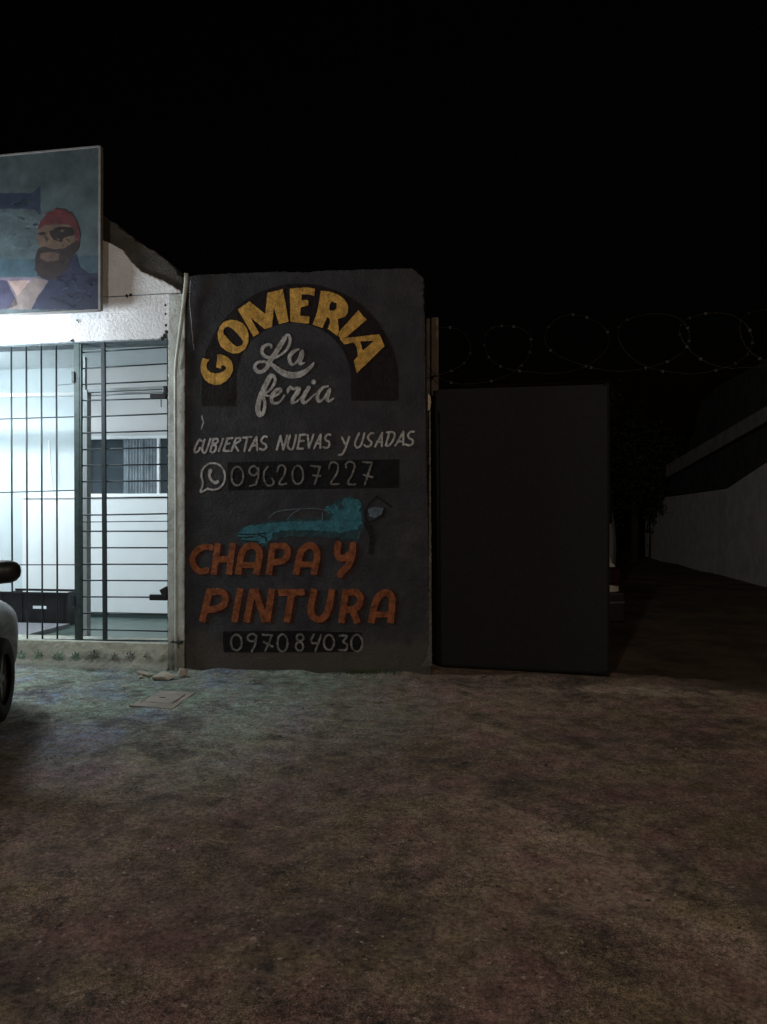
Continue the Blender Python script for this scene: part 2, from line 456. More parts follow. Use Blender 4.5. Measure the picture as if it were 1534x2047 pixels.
# ------------------------------------------------------------------ the setting: ground
def make_ground():
    # far soil sheet
    mb = MB(); xs = np.concatenate([[-300, -60, -20], np.linspace(-12, 16, 40), [25, 60, 300]])
    ys = np.concatenate([[-300, -60, -30], np.linspace(-20, 45, 60), [80, 300]])
    vs = []
    for x in xs:
        for y in ys:
            z = -.035
            if y > .6 and abs(x) < 30 and y < 60: z += .05 * mnoise.noise(Vector((x*.5, y*.5, 3))) + min(.03, (y-.6)*.01)
            vs.append((x, y, z))
    n = len(ys); fs = [(i*n+j, (i+1)*n+j, (i+1)*n+j+1, i*n+j+1) for i in range(len(xs)-1) for j in range(n-1)]
    mb.add(vs, fs); tag(mb.build('ground', M['soil'], smooth=True), kind='structure')
    # concrete apron
    def fn(X, Y):
        ea, eb = ground_at(1215, 1352), ground_at(1534, 1386)
        lim = np.where(X < ea.x, .45, .25 + ea.y + (eb.y-ea.y)*(X-ea.x)/(eb.x-ea.x))
        d = np.maximum(np.maximum(-9 - X, X - 11), np.maximum(-14 - Y, Y - lim))
        return d + .05 * wob(X, Y, .7, 5) + .02 * wob(X, Y, .2, 6)
    def dz(x, y, f):
        z = .008 * wob(x, y, 1.6, 3) + .004 * wob(x, y, .45, 4) + .0022 * wob(x, y, .17, 8)
        # pits
        for (px, py, r, d) in ((645, 1474, .10, .018), (1140, 1795, .13, .03), (720, 1470, .12, .015), (155, 1503, .06, .02),
                               (1135, 1461, .05, .02), (1240, 1509, .06, .015), (1425, 1521, .07, .015), (1080, 1790, .04, .02),
                               (590, 1480, .05, .012), (1520, 1520, .06, .015), (300, 1668, .05, .01)):
            p = ground_at(px, py); z = z - d * np.exp(-((x-p.x)**2 + (y-p.y)**2*1.6) / (r*r))
        # heap of render washed against the wall foot
        h = .030 * np.exp(-((y + .02) / .10)**2) * (.6 + .5*wob(x, y*0, .5, 9)) * (x > F0.at(366, 1340)[0]) * (x < 2.6)
        p = ground_at(850, 1336)
        h = h + .055 * np.exp(-((x - p.x)**2 / .018 + (y - p.y + .02)**2 / .03))
        return z + np.maximum(h, 0)
    # reuse slab by building in x,z then turning
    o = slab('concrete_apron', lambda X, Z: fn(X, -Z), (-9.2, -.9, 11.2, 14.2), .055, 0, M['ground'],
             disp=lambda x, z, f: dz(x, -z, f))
    me = o.data
    co = np.empty(len(me.vertices)*3); me.vertices.foreach_get('co', co); co = co.reshape(-1, 3)
    new = np.stack([co[:, 0], -co[:, 2], co[:, 1]], 1); me.vertices.foreach_set('co', new.ravel())
    me.flip_normals() if me.polygons[0].normal.z < 0 else None
    me.update(); tag(o, kind='structure')
make_ground()

# ------------------------------------------------------------------ painted boundary wall
WX0 = F0.at(371, 1000)[0]
wall = tag(empty('painted_wall', (0, 0, 0)), 'charcoal rendered wall with hand painted tyre shop lettering, car and phone numbers', 'wall')
wall_poly = F0.arr([(371, 552), (400, 549), (470, 546), (560, 543), (620, 544), (640, 541), (700, 540), (790, 537), (822, 536), (830, 541), (838, 548),
                    (847, 556), (848, 575), (846, 592), (849, 602), (847, 614), (850, 632), (850, 700), (851, 800), (853, 900), (856, 1050), (859, 1200), (862, 1330), (862, 1420), (371, 1420)])
slab('wall_face', lambda X, Z: sd_poly(X, Z, wall_poly) + .006*wob(X, Z, .09, 3) * (Z > 2.9) + .002*wob(X, Z, .03, 5),
     (WX0-.1, -.2, F0.at(862, 1000)[0]+.12, 4.2), .02, 0.0, M['mural'], wall, thick=.2, disp=lambda x, z, f: relief(x, z))

SX = None
def px_scale(fr=F0, ly=0.0, px=600, py=1000):
    a = fr.at(px, py, ly); b = fr.at(px+10, py, ly); return abs(b[0]-a[0]) / 10
K = px_scale()
class Reg:
    def __init__(s, ox, oy, sc, fr=F0, ly=0.0): s.ox, s.oy, s.sc, s.fr, s.ly = ox, oy, sc, fr, ly
    def p(s, x, y): return (s.ox + x/s.sc, s.oy + y/s.sc)
    def w(s, x, y): return s.fr.at(*s.p(x, y), s.ly)
    def k(s): return px_scale(s.fr, s.ly) / s.sc
RA, RB, RC = Reg(390, 560, 7.67), Reg(570, 560, 6.67), Reg(490, 650, 7.67)
RD, RE, RF = Reg(380, 850, 6.392), Reg(600, 850, 6.392), Reg(460, 970, 4.512)
RG, RH, RI = Reg(370, 1070, 6.973), Reg(580, 1070, 6.67), Reg(440, 1250, 5.113)
def off(reg, dx, dy): return Reg(reg.ox + dx, reg.oy + dy, reg.sc, reg.fr, reg.ly)

def catmull(p, sub=4):
    q = [p[0]] + list(p) + [p[-1]]; out = []
    for i in range(1, len(q) - 2):
        for j in range(sub):
            t = j / sub
            out.append(tuple(.5 * (2*q[i][d] + (q[i+1][d]-q[i-1][d])*t + (2*q[i-1][d]-5*q[i][d]+4*q[i+1][d]-q[i+2][d])*t*t
                                   + (3*q[i][d]-q[i-1][d]-3*q[i+1][d]+q[i+2][d])*t**3) for d in range(3)))
    return out + [tuple(p[-1])]
def glyph(name, reg, shapes, mat, layer=1, cell=.0055, w=26, style='round', parent=None, rough=.0012, base=0.0, disp=relief, rough_s=.022, lay=.0018):
    """shapes: list of ('poly', pts) / ('hole', pts) / ('line', pts[, w]) / ('ell', cx, cy, rx, ry[, w]) / ('disc', cx, cy, r)"""
    k = reg.k(); fns = []; bb = []
    for sh in shapes:
        kind = sh[0]
        if kind in ('poly', 'hole'):
            pts = [reg.w(*p) for p in sh[1]]; bb += pts
            fns.append((kind, lambda X, Z, pts=pts: sd_poly(X, Z, pts)))
        elif kind == 'line':
            ww = sh[2] if len(sh) > 2 else w
            raw = [(p[0], p[1], p[2] if len(p) > 2 else ww) for p in sh[1]]
            if len(raw) >= 5: raw = catmull(raw)
            pts = [reg.w(p[0], p[1]) for p in raw]; wid = [p[2] * k for p in raw]
            for q, z in zip(pts, wid): bb += [(q[0]-z, q[1]-z), (q[0]+z, q[1]+z)]
            fns.append(('add', lambda X, Z, pts=pts, wid=wid: sd_stroke(X, Z, pts, wid, style == 'butt')))
        elif kind == 'ell':
            cx, cy, rx, ry = sh[1:5]; ww = sh[5] if len(sh) > 5 else w
            pts = [reg.w(cx + rx*math.cos(a*math.pi/12), cy + ry*math.sin(a*math.pi/12)) for a in range(25)]
            wid = [ww*k]*25
            for q in pts: bb += [(q[0]-ww*k, q[1]-ww*k), (q[0]+ww*k, q[1]+ww*k)]
            fns.append(('add', lambda X, Z, pts=pts, wid=wid: sd_stroke(X, Z, pts, wid, False)))
        elif kind == 'disc':
            c = reg.w(sh[1], sh[2]); r = sh[3]*k; bb += [(c[0]-r, c[1]-r), (c[0]+r, c[1]+r)]
            fns.append(('add', lambda X, Z, c=c, r=r: np.hypot(X-c[0], Z-c[1]) - r))
    def fn(X, Z):
        d = np.full(X.shape, 1e9)
        for kind, f in fns:
            if kind != 'hole': d = np.minimum(d, f(X, Z))
        for kind, f in fns:
            if kind == 'hole': d = np.maximum(d, -f(X, Z))
        return d + rough * wob(X, Z, rough_s, 3) + rough * wob(X, Z, rough_s*2.7, 4)
    xs = [b[0] for b in bb]; zs = [b[1] for b in bb]; m = .02 + rough * 2
    dd = (lambda x, z, f: disp(x, z)) if disp else None
    return slab(name, fn, (min(xs)-m, min(zs)-m, max(xs)+m, max(zs)+m), cell, reg.ly + base - lay*layer, mat, parent or wall, disp=dd)

# arch behind GOMERIA
def arc(cx, cy, rx, ry, a0, a1, n=40):
    return [(cx + rx*math.cos(math.radians(a0 + (a1-a0)*i/n)), cy - ry*math.sin(math.radians(a0 + (a1-a0)*i/n))) for i in range(n+1)]
R1 = Reg(0, 0, 1.0)
outer = [(404, 812)] + arc(600, 764, 197, 197, 176, 2) + [(797, 801)]
inner = [(702, 801)] + arc(587, 760, 115, 115, 2, 178) + [(472, 812)]
glyph('painted_arch', R1, [('poly', outer + inner)], M['arch'], 1, .012, rough=.002)
glyph('number_box', R1, [('poly', [(455, 924), (799, 918), (798, 975), (457, 980)])], M['blackbox'], 1, .012)
glyph('number_box', R1, [('poly', [(446, 1262), (600, 1261), (724, 1264), (722, 1303), (600, 1304), (447, 1304)])], M['blackbox'], 1, .012)

def letter(reg, shapes, mat, style='round', w=26, shade=None, cell=.0055, name='letter', layer=3, rough=.0012):
    o = glyph(name, reg, shapes, mat, layer, cell, w, style, rough=rough)
    if shade:
        sh = glyph(name + '_shade', off(reg, *shade), shapes, M['redshade'], 2, cell*1.6, w, style, parent=wall)
        if sh and o: sh.parent = o
    return o
Y = M['yellow']
letter(RA, [('poly', [(130,1200),(228,1222),(190,1270),(175,1320),(195,1375),(240,1415),(300,1430),(380,1425),(440,1400),(478,1360),(475,1325),(440,1308),(410,1318),(405,1360),(325,1338),(345,1230),(348,1137),(420,1145),(500,1180),(555,1230),(585,1310),(580,1400),(540,1480),(480,1550),(400,1600),(300,1608),(210,1575),(140,1510),(100,1430),(88,1340),(100,1260)])], Y)
letter(RA, [('poly', [(545,610),(650,620),(740,665),(800,740),(830,850),(820,960),(770,1060),(680,1120),(580,1125),(480,1085),(400,1020),(358,920),(350,810),(390,700),(450,640)]),
            ('hole', [(510,715),(570,740),(650,820),(735,925),(745,965),(710,1010),(650,1020),(590,985),(500,890),(440,820),(440,765),(470,725)])], Y)
letter(RA, [('poly', [(660,450),(840,330),(1080,520),(1115,200),(1350,140),(1440,640),(1290,675),(1212,420),(1185,715),(1075,755),(850,570),(990,815),(905,875)])], Y)
letter(RB, [('poly', [(65,115),(300,98),(400,115),(390,210),(310,192),(225,192),(222,268),(315,268),(315,335),(210,365),(205,478),(330,485),(320,580),(180,570),(75,555)])], Y)
letter(RB, [('poly', [(480,140),(600,155),(700,190),(790,250),(845,340),(840,430),(800,490),(705,520),(722,680),(700,745),(570,650),(600,580),(598,520),(565,495),(500,640),(370,595),(430,430)]),
            ('hole', [(625,285),(690,310),(690,380),(650,410),(590,400),(600,320)])], Y)
letter(RB, [('poly', [(980,405),(1088,530),(822,762),(745,778),(712,745),(730,680)])], Y)
letter(RB, [('poly', [(725,775),(830,772),(1150,735),(1260,725),(1330,880),(960,1240),(920,1080),(975,1010),(960,900),(920,835),(790,860)]),
            ('hole', [(1005,820),(1190,808),(1040,945)])], Y, layer=4)
Cm = M['cream']
letter(RC, [('line', [(405,345,30),(400,310,40),(340,305,45),(280,345,55),(262,410,50),(300,470,50),(370,500,45),(470,495,40),(560,450,35),(640,380,40),(690,280,45),(690,190,45),(650,150,40),(600,220,70),(540,320,80),(470,430,75),(400,530,80),(350,630,65),(290,700,60),(220,720,60),(165,680,60),(150,630,45),(190,580,45),(260,560,40),(340,575,45),(430,620,60),(520,690,80),(640,755,95),(760,770,95),(880,740,85),(970,680,60),(1040,610,45),(1055,575,20)])], Cm, cell=.0045)
letter(RC, [('line', [(830,370,25),(760,400,50),(700,460,60),(685,540,60),(715,600,45),(770,590,35),(830,520,40),(870,420,55)]), ('line', [(885,400,45),(880,470,60),(850,560,50),(850,600,40),(915,580,20)])], Cm, cell=.0045)
letter(RC, [('line', [(300,1050,40),(380,1000,35),(440,920,45),(470,840,45),(440,780,50),(390,790,75),(330,900,80),(260,1040,80),(220,1150,75),(200,1270,80),(220,1370,80),(280,1350,60),(305,1250,45),(300,1150,50),(260,1080,50)]), ('line', [(270,1070,30),(330,1080,30),(390,1090,25)])], Cm, cell=.0045)
letter(RC, [('line', [(400,1110,30),(480,1080,35),(550,1020,40),(540,980,40),(470,1010,55),(410,1100,60),(420,1180,50),(480,1200,40),(550,1160,30),(605,1080,25)])], Cm, cell=.0045, layer=4)
letter(RC, [('line', [(655,1040,25),(670,990,50),(700,950,45),(740,980,40),(790,970,50),(840,975,40),(800,1040,70),(740,1130,60),(730,1190,50),(800,1170,30),(870,1100,25)])], Cm, cell=.0045)
letter(RC, [('line', [(980,960,60),(930,1040,65),(890,1130,60),(900,1190,50),(960,1170,35),(1040,1090,25),(1090,1050,20)]), ('disc', 1055, 873, 37)], Cm, cell=.0045, layer=4)
letter(RC, [('line', [(1280,935,25),(1200,960,45),(1130,1030,50),(1110,1110,55),(1140,1170,45),(1210,1130,35),(1280,1020,50)]), ('line', [(1300,985,45),(1280,1060,55),(1260,1140,50),(1300,1165,40),(1355,1125,25)])], Cm, cell=.0045)
for s in [
    [[(150,200),(125,185),(90,240),(60,320),(75,350),(110,330),(130,290)]],
    [[(190,185),(160,290),(170,345),(205,340),(240,250),(265,175)]],
    [[(305,175),(260,330)], [(300,180),(350,175),(355,215),(300,250),(335,265),(325,320),(290,350),(260,330)]],
    [[(425,175),(370,330)]],
    [[(480,180),(430,325)], [(478,172),(545,165)], [(460,240),(510,235)], [(430,325),(505,330)]],
    [[(590,175),(535,330)], [(590,170),(640,165),(640,205),(580,245),(620,325)]],
    [[(680,160),(790,150)], [(735,160),(700,330)]],
    [[(760,325),(850,150),(860,320)], [(790,265),(860,255)]],
    [[(985,150),(950,145),(915,185),(925,225),(970,245),(975,285),(940,315),(895,300)]],
    [[(1110,310),(1160,140),(1195,310),(1245,135)]],
    [[(1280,135),(1250,260),(1275,305),(1315,300),(1340,220),(1360,130)]],
    [[(1410,130),(1375,300)], [(1405,125),(1475,120)], [(1395,205),(1455,200)], [(1375,300),(1445,300)]]]:
    letter(RD, [('line', l) for l in s], Cm, w=27, cell=.004, rough=.0009)
for s in [
    [[(100,125),(115,290),(175,120)]],
    [[(180,295),(265,120),(262,290)], [(205,235),(265,230)]],
    [[(390,125),(355,120),(325,155),(335,195),(375,215),(375,265),(340,290),(300,280)]],
    [[(535,155),(575,240)], [(630,150),(580,300),(540,375),(500,380)]],
    [[(755,105),(705,225),(725,285),(770,270),(800,200),(825,105)]],
    [[(940,105),(905,105),(870,150),(885,190),(915,220),(900,260),(860,275),(825,255)]],
    [[(960,275),(1050,100),(1045,270)], [(980,215),(1050,215)]],
    [[(1140,95),(1100,250)], [(1110,92),(1190,90),(1210,130),(1180,210),(1130,265),(1095,255)]],
    [[(1220,260),(1322,85),(1320,250)], [(1250,210),(1320,205)]],
    [[(1460,85),(1415,85),(1380,125),(1395,165),(1440,190),(1440,235),(1400,260),(1350,245)]]]:
    letter(RE, [('line', l) for l in s], Cm, w=25, cell=.004, rough=.0009)
letter(RD, [('line', [(230,812),(300,825),(380,800),(435,730),(450,650),(430,570),(380,510),(300,485),(220,505),(165,570),(150,640),(165,720),(160,780),(140,855),(232,808)], 24),
            ('line', [(262,580,50),(250,640,34),(275,700,34),(325,735,38),(355,722,46)])], Cm, cell=.004, name='phone_emblem')
N = M['numerals']
for reg, s in [
    (RD, [('ell', 607, 650, 75, 122)]),
    (RD, [('line', [(875,560),(820,520),(765,560),(770,620),(830,640),(870,600)]), ('line', [(880,550),(875,660),(840,760),(765,775)])]),
    (RD, [('line', [(1000,530),(955,590),(945,680),(980,760),(1040,770),(1075,730),(1050,680)])]),
    (RD, [('line', [(1120,590),(1140,525),(1190,515),(1225,560),(1200,650),(1140,750),(1235,750)])]),
    (RD, [('ell', 1380, 635, 70, 118)]),
    (RE, [('line', [(140,520),(260,530),(190,750)]), ('line', [(170,640),(260,650)])]),
    (RE, [('line', [(375,555),(380,500),(430,470),(485,510),(470,620),(395,745),(500,750)])]),
    (RE, [('line', [(590,540),(590,490),(650,465),(700,510),(670,620),(610,745),(710,755)])]),
    (RE, [('line', [(800,470),(920,480),(880,600),(830,755)]), ('line', [(815,635),(930,665)])]),
    (RI, [('ell', 170, 175, 55, 82)]),
    (RI, [('line', [(375,110),(330,85),(285,115),(300,155),(350,160),(375,130)]), ('line', [(375,105),(365,190),(330,265)])]),
    (RI, [('line', [(440,95),(535,100),(500,180),(465,260)]), ('line', [(450,170),(540,215)])]),
    (RI, [('ell', 640, 180, 52, 88)]),
    (RI, [('ell', 820, 125, 35, 35), ('ell', 815, 215, 38, 45)]),
    (RI, [('line', [(960,95),(930,150),(945,185),(1010,178)]), ('line', [(1035,100),(1010,170),(975,260)])]),
    (RI, [('ell', 1115, 175, 52, 78)]),
    (RI, [('line', [(1225,105),(1300,110),(1260,165),(1300,195),(1290,250),(1215,250)])]),
    (RI, [('ell', 1400, 180, 58, 86)])]:
    letter(reg, s, N, w=(24 if reg is not RI else 21), cell=.004, name='digit', rough=.0014)
O = M['orange']
for reg, s, w in [
    (RG, [('line', [(375,175),(300,158),(200,190),(125,270),(105,370),(150,460),(225,505),(325,478)])], 84),
    (RG, [('line', [(462,108),(402,548)]), ('line', [(672,108),(612,548)]), ('line', [(430,335),(640,335)])], 88),
    (RG, [('line', [(745,548),(790,270),(860,165),(950,145),(1025,190),(1038,300),(990,548)]), ('line', [(800,415),(1010,415)], 80)], 92),
    (RG, [('line', [(1228,115),(1170,548)]), ('line', [(1200,158),(1370,148),(1432,200),(1420,300),(1340,362),(1200,375)])], 88),
    (RH, [('line', [(78,525),(140,240),(220,150),(300,140),(355,200),(358,320),(315,525)]), ('line', [(125,388),(340,388)], 76)], 86),
    (RH, [('line', [(645,95),(630,230),(665,300),(740,300),(790,250)]), ('line', [(840,95),(828,280),(770,410),(690,490),(665,530)])], 88),
    (RG, [('line', [(352,745),(240,1208)]), ('line', [(330,795),(500,785),(565,860),(540,970),(420,1025),(270,1045)])], 92),
    (RG, [('line', [(775,740),(688,1212)])], 90),
    (RG, [('line', [(950,745),(855,1212)]), ('line', [(975,745),(1120,1212)]), ('line', [(1215,745),(1145,1212)])], 92),
    (RG, [('line', [(1305,800),(1670,790)], 92), ('line', [(1490,800),(1420,1212)])], 92),
    (RH, [('line', [(325,715),(280,960),(300,1070),(380,1120),(460,1085),(520,960),(562,715)])], 88),
    (RH, [('line', [(748,725),(685,1168)]), ('line', [(725,768),(870,758),(938,820),(920,925),(850,985),(730,990)]), ('line', [(830,985),(905,1172)])], 86),
    (RH, [('line', [(1080,1172),(1135,910),(1200,800),(1290,765),(1355,820),(1360,950),(1338,1172)]), ('line', [(1120,1055),(1345,1055)], 76)], 88)]:
    letter(reg, s, O, 'butt', w, shade=(6.5, 2.0), cell=.0055)
# the car picture with spray cloud and gun
glyph('painted_car_haze', RF, [('poly', [(60,470),(80,410),(150,360),(350,325),(560,300),(860,290),(900,170),(1010,120),(1100,90),(1190,180),(1215,300),(1200,440),(1150,500),(900,470),(500,460),(380,500),(340,545),(120,530)])],
      M['teal_dim'], 1, .008, rough=.008, rough_s=.05)
glyph('painted_car', RF, [('poly', [(70,440),(100,400),(160,370),(350,342),(520,327),(900,318),(940,260),(1000,215),(1090,200),(1180,240),(1195,330),(1150,400),(1000,425),(700,405),(470,410),(390,430),(360,500),(300,525),(180,515),(90,480)]),
      ('disc', 1060, 160, 48), ('disc', 1120, 180, 60), ('disc', 940, 215, 40), ('disc', 880, 215, 26)], M['teal'], 2, .006, rough=.005, rough_s=.03)
glyph('painted_car_outline', RF, [('line', [(350,300),(400,250),(470,228),(620,215),(750,210),(850,225),(900,250)]), ('line', [(510,320),(570,250),(630,220)]), ('line', [(1150,480),(1180,410)]), ('line', [(835,250),(835,320)])],
      M['cup'], 3, .0035, w=8, rough=.0008)
glyph('painted_car_grille', RF, [('line', [(75,440),(200,445),(330,430)]), ('line', [(90,470),(210,465)]), ('line', [(250,440),(330,480),(330,510)]), ('line', [(120,500),(260,510)])], M['gunblack'], 3, .0035, w=10)
glyph('painted_spray_gun', RF, [('line', [(1225,250),(1240,190),(1325,100),(1450,190)]), ('line', [(1220,230),(1235,320),(1300,320),(1380,270),(1395,210)]), ('line', [(1215,330,20),(1260,390,60),(1290,470,50),(1275,600,50)])], M['gunblack'], 2, .005, w=18)
glyph('painted_gun_cup', RF, [('poly', [(1242,215),(1300,198),(1385,205),(1370,260),(1310,295),(1255,280)])], M['cup'], 3, .005, rough=.002)
# scuffs in the paint, upper left
glyph('paint_scuff', R1, [('line', [(404,832,3),(407,845,2.5),(403,858,3)]), ('line', [(381,560,1.5),(379,600,1.2),(384,660,1.5),(388,700,1.2)])], M['scuff'], 1, .004, rough=.002, rough_s=.012)
glyph('worn_edge', R1, [('poly', [(858,822),(861,822),(862,1000),(864,1330),(840,1334),(852,1318),(858,1290),(858,1000)])], M['edge'], 1, .006, rough=.003)
glyph('bare_patch', R1, [('poly', [(856,786),(861,792),(862,806),(860,819),(856,820)])], M['chip'], 1, .004, rough=.002)
mb = MB()
for px0, px1, y0 in ((852, 860, 636), (862, 877, 634)):
    a = F0.at(px0, y0, .5); b = F0.at(px1, 1338, .5)
    mb.box((a[0], .5, -.05), (b[0], .62, a[1]))
po = mb.build('gate_post', M['brickpost'], bevel=.012)
tag(po, 'rough double gate post beside right end of painted wall', 'gate post')

# ------------------------------------------------------------------ shop building on the left
px_, pz_ = F0.at(368, 1000)
SH = Frame((px_, 0, 0), math.radians(-3.0))
shop = tag(empty('shop_building', SH.o, SH.a), 'white limewashed shop front with barred opening and lit interior', 'building')
def sx(px, py, ly=0.0): return SH.at(px, py, ly)[0]
def sz(px, py, ly=0.0): return SH.at(px, py, ly)[1]
PR = sx(370, 1000); PL = sx(337, 1000)               # pillar right and left
LINT = sz(335, 676)                                   # lintel underside
SILL = sz(200, 1283)                                  # sill top
LEFT = -6.2
# gable with the lintel (opening below)
gab = SH.arr([(-200, 310), (60, 400), (200, 478), (222, 487), (246, 500), (255, 515), (280, 541), (300, 550), (325, 560), (345, 571), (362, 583), (364, 590)])
gpoly = [(LEFT, gab[0][1])] + gab + [(PR - .06, LINT), (LEFT, LINT)]
slab('gable_wall', lambda X, Z: sd_poly(X, Z, gpoly) + .006*wob(X, Z, .10, 4)*(Z > LINT + .1) + .003*wob(X, Z, .03, 9), (LEFT-.05, LINT-.1, PR+.1, 6.5), .025, 0, M['white_wall'], shop,
     thick=.28, disp=lambda x, z, f: .004*wob(x, z, .5, 7))
par = SH.arr([(-200, 250), (60, 360), (205, 428), (240, 455), (270, 480), (310, 503), (335, 520), (350, 538), (368, 558), (370, 600)], .03)
ppoly = [(LEFT, par[0][1])] + par + [(PR, LINT + .05), (LEFT, LINT + .05)]
slab('parapet', lambda X, Z: sd_poly(X, Z, ppoly) + .012*wob(X, Z, .14, 6) + .005*wob(X, Z, .05, 8), (LEFT-.05, LINT, PR+.1, 7), .03, .03, M['parapet'], shop, thick=.22)
# groove line in the plaster at y~592
mb = MB(); a = SH.at(205, 594); b = SH.at(362, 586)
mb.bar((a[0], -.0055, a[1]), (b[0], -.0055, b[1]), .006, .004); mb.build('plaster_groove', M['soffit'], shop)
mb = MB().box((LEFT, .012, LINT - .012), (PL, .27, LINT + .02)); mb.build('soffit', M['soffit'], shop)
# pillar
slab('pillar', lambda X, Z: np.maximum(np.maximum((PL+.003) - X, X - (PR)), Z - sz(360, 588)) + .003*wob(X, Z, .05, 4) + .002*wob(X, Z, .02, 5),
     (PL-.05, -.05, PR+.05, sz(360, 588)+.03), .012, -.012, M['pillar'], shop, thick=.30, disp=lambda x, z, f: .003*wob(x, z, .2, 7))
# sill wall with stencilled leaves
slab('sill_wall', lambda X, Z: np.maximum(np.maximum(LEFT - X, X - (PL + .004)), Z - SILL) + .004*wob(X, Z, .09, 4) + .002*wob(X, Z, .03, 5),
     (LEFT-.05, -.06, PL+.05, SILL+.03), .016, -.006, M['sill'], shop, thick=.30, disp=lambda x, z, f: .004*wob(x, z, .2, 3) + .003*wob(x, z, .07, 2) - .02*np.clip(1 - z/.06, 0, 1))
mb = MB().box((LEFT, .0, SILL - .03), (PL, .29, SILL + .004)); mb.build('sill_ledge', M['sill'], shop, bevel=.01)
RS = Reg(0, 0, 1.0, SH, -.006)
def sill_disp(x, z): return .004*wob(x, z, .2, 3) + .003*wob(x, z, .07, 2)
for i, cx in enumerate((-30, 8, 43, 77, 117, 152, 188, 229, 261, 295)):
    cy = 1311 + (i*5 % 3); s = (1.0, .95, 1.1, 1.0, 1.15, .9, 1.05, .8, .95, .75)[i]; tw = (i*37 % 17) - 8; shp = []
    for a, L, w_ in ((90, 16, 5), (52, 14, 4.6), (128, 14, 4.6), (18, 12, 4.0), (162, 12, 4.0), (-16, 7, 3), (196, 7, 3)):
        ca, sa = math.cos(math.radians(a + tw)), math.sin(math.radians(a + tw))
        shp.append(('line', [(cx, cy+3, .8), (cx + ca*L*.5*s, cy + 3 - sa*L*.5*s, w_), (cx + ca*L*s, cy + 3 - sa*L*s, .4)]))
    shp.append(('line', [(cx, cy+3, 1), (cx, cy+8, 1)]))
    glyph('stencilled_leaf', RS, shp, M['leafpaint' if i < 6 else 'leaffaint'], 2, .004, parent=shop, disp=sill_disp, rough=.004, rough_s=.02)
# blemishes: anchor holes beside the pillar, crack low on the sill
for (x, y, r) in ((332, 611, 2.4), (332, 628, 2.2), (333, 651, 2.8), (334, 664, 4), (331, 672, 5), (326, 677, 4), (155, 641, 2.2), (159, 644, 1.5), (255, 592, 3), (262, 590, 3), (352, 657, 2), (351, 664, 1.6), (145, 681, 3.0)):
    glyph('plaster_hole', Reg(0, 0, 1, SH, 0), [('disc', x, y, r)], M['gap'], 5, .004, parent=shop, disp=None, rough=.004, rough_s=.02)
glyph('crack', Reg(0, 0, 1, SH, -.006), [('line', [(155,1338,1.5),(160,1334,2),(170,1333,1.6),(177,1334,2.2),(181,1329,1.2)]), ('line', [(160,1339,1.5),(188,1338,2.5)]), ('line', [(0,1334,1.2),(60,1337,1.6),(150,1339,1.2)])], M['gap'], 3, .004, parent=shop, disp=sill_disp, rough=.001)
# interior
RB_Y = 3.0
IX0, IX1, FZ, CZ = LEFT, 1.0, .08, LINT + .38
mb = MB().box((IX0, .29, FZ - .1), (IX1, 3.4, FZ)); mb.build('interior_floor', M['tiles'], shop)
mb = MB().box((IX0, .29, CZ), (IX1, 3.4, CZ + .1)); mb.build('interior_ceiling', M['ceiling'], shop)
mb = MB().box((IX0 - .1, .29, FZ - .1), (IX0, 3.4, CZ + .1)); mb.build('interior_wall', M['inner'], shop)
mb = MB().box((IX1, .29, FZ - .1), (IX1 + .1, 3.4, CZ + .1)); mb.build('interior_wall', M['inner_warm'], shop)
# back wall around the window
wa, wb = sx(176, 930, RB_Y), sx(352, 930, RB_Y)
w0, w1 = sz(250, 989, RB_Y), sz(250, 877, RB_Y)
xm = sx(158, 900, RB_Y)
mb = MB().box((IX0, RB_Y, FZ), (xm, RB_Y + .12, CZ)); mb.build('interior_wall', M['inner'], shop)
mb = MB().box((xm, RB_Y + .004, FZ), (wa, RB_Y + .12, CZ)).box((wb, RB_Y + .004, FZ), (IX1, RB_Y + .12, CZ)).box((wa, RB_Y + .004, w1), (wb, RB_Y + .12, CZ)).box((wa, RB_Y + .004, FZ), (wb, RB_Y + .12, w0))
mb.build('interior_wall', M['inner_warm'], shop)
win = MB().bar((wa, RB_Y, w1 + .015), (wb, RB_Y, w1 + .015), .04, .06).bar((wa, RB_Y, w0 - .01), (wb, RB_Y, w0 - .01), .05, .10).bar((wa, RB_Y, w0), (wa, RB_Y, w1), .03, .05).bar((wb, RB_Y, w0), (wb, RB_Y, w1), .03, .05)
xp = sx(318, 930, RB_Y)
win.bar((xp, RB_Y, w0), (xp, RB_Y, w1), .035, .05)
wo = win.build('window', M['panel'], shop)
t = NT('window_pane_glass'); t.b.inputs['Transmission Weight'].default_value = .0
MB().box((wa, RB_Y + .03, w0), (wb, RB_Y + .036, w1)).build('pane', t.out(t.ramp(t.noise(1.5, 4), [(.3, (.05, .065, .075)), (.7, (.08, .10, .11))]), .12, None, 0, .8), wo)
# curtain hanging inside the right half of the window
vs = []; fs = []; ca, cb = sx(246, 930, RB_Y), sx(316, 930, RB_Y); n = 60
for i in range(n+1):
    x = ca + (cb-ca)*i/n; yy = RB_Y + .004 + .012*math.sin(i*1.25) + .008*math.sin(i*.53)
    vs += [(x, yy, w0 + .02), (x, yy, w1)]
fs = [(2*i, 2*i+2, 2*i+3, 2*i+1) for i in range(n)]
MB().add(vs, fs).build('curtain', plain('grey_curtain', (.30, .36, .40), .8, 0, .5, 5), wo, smooth=True)
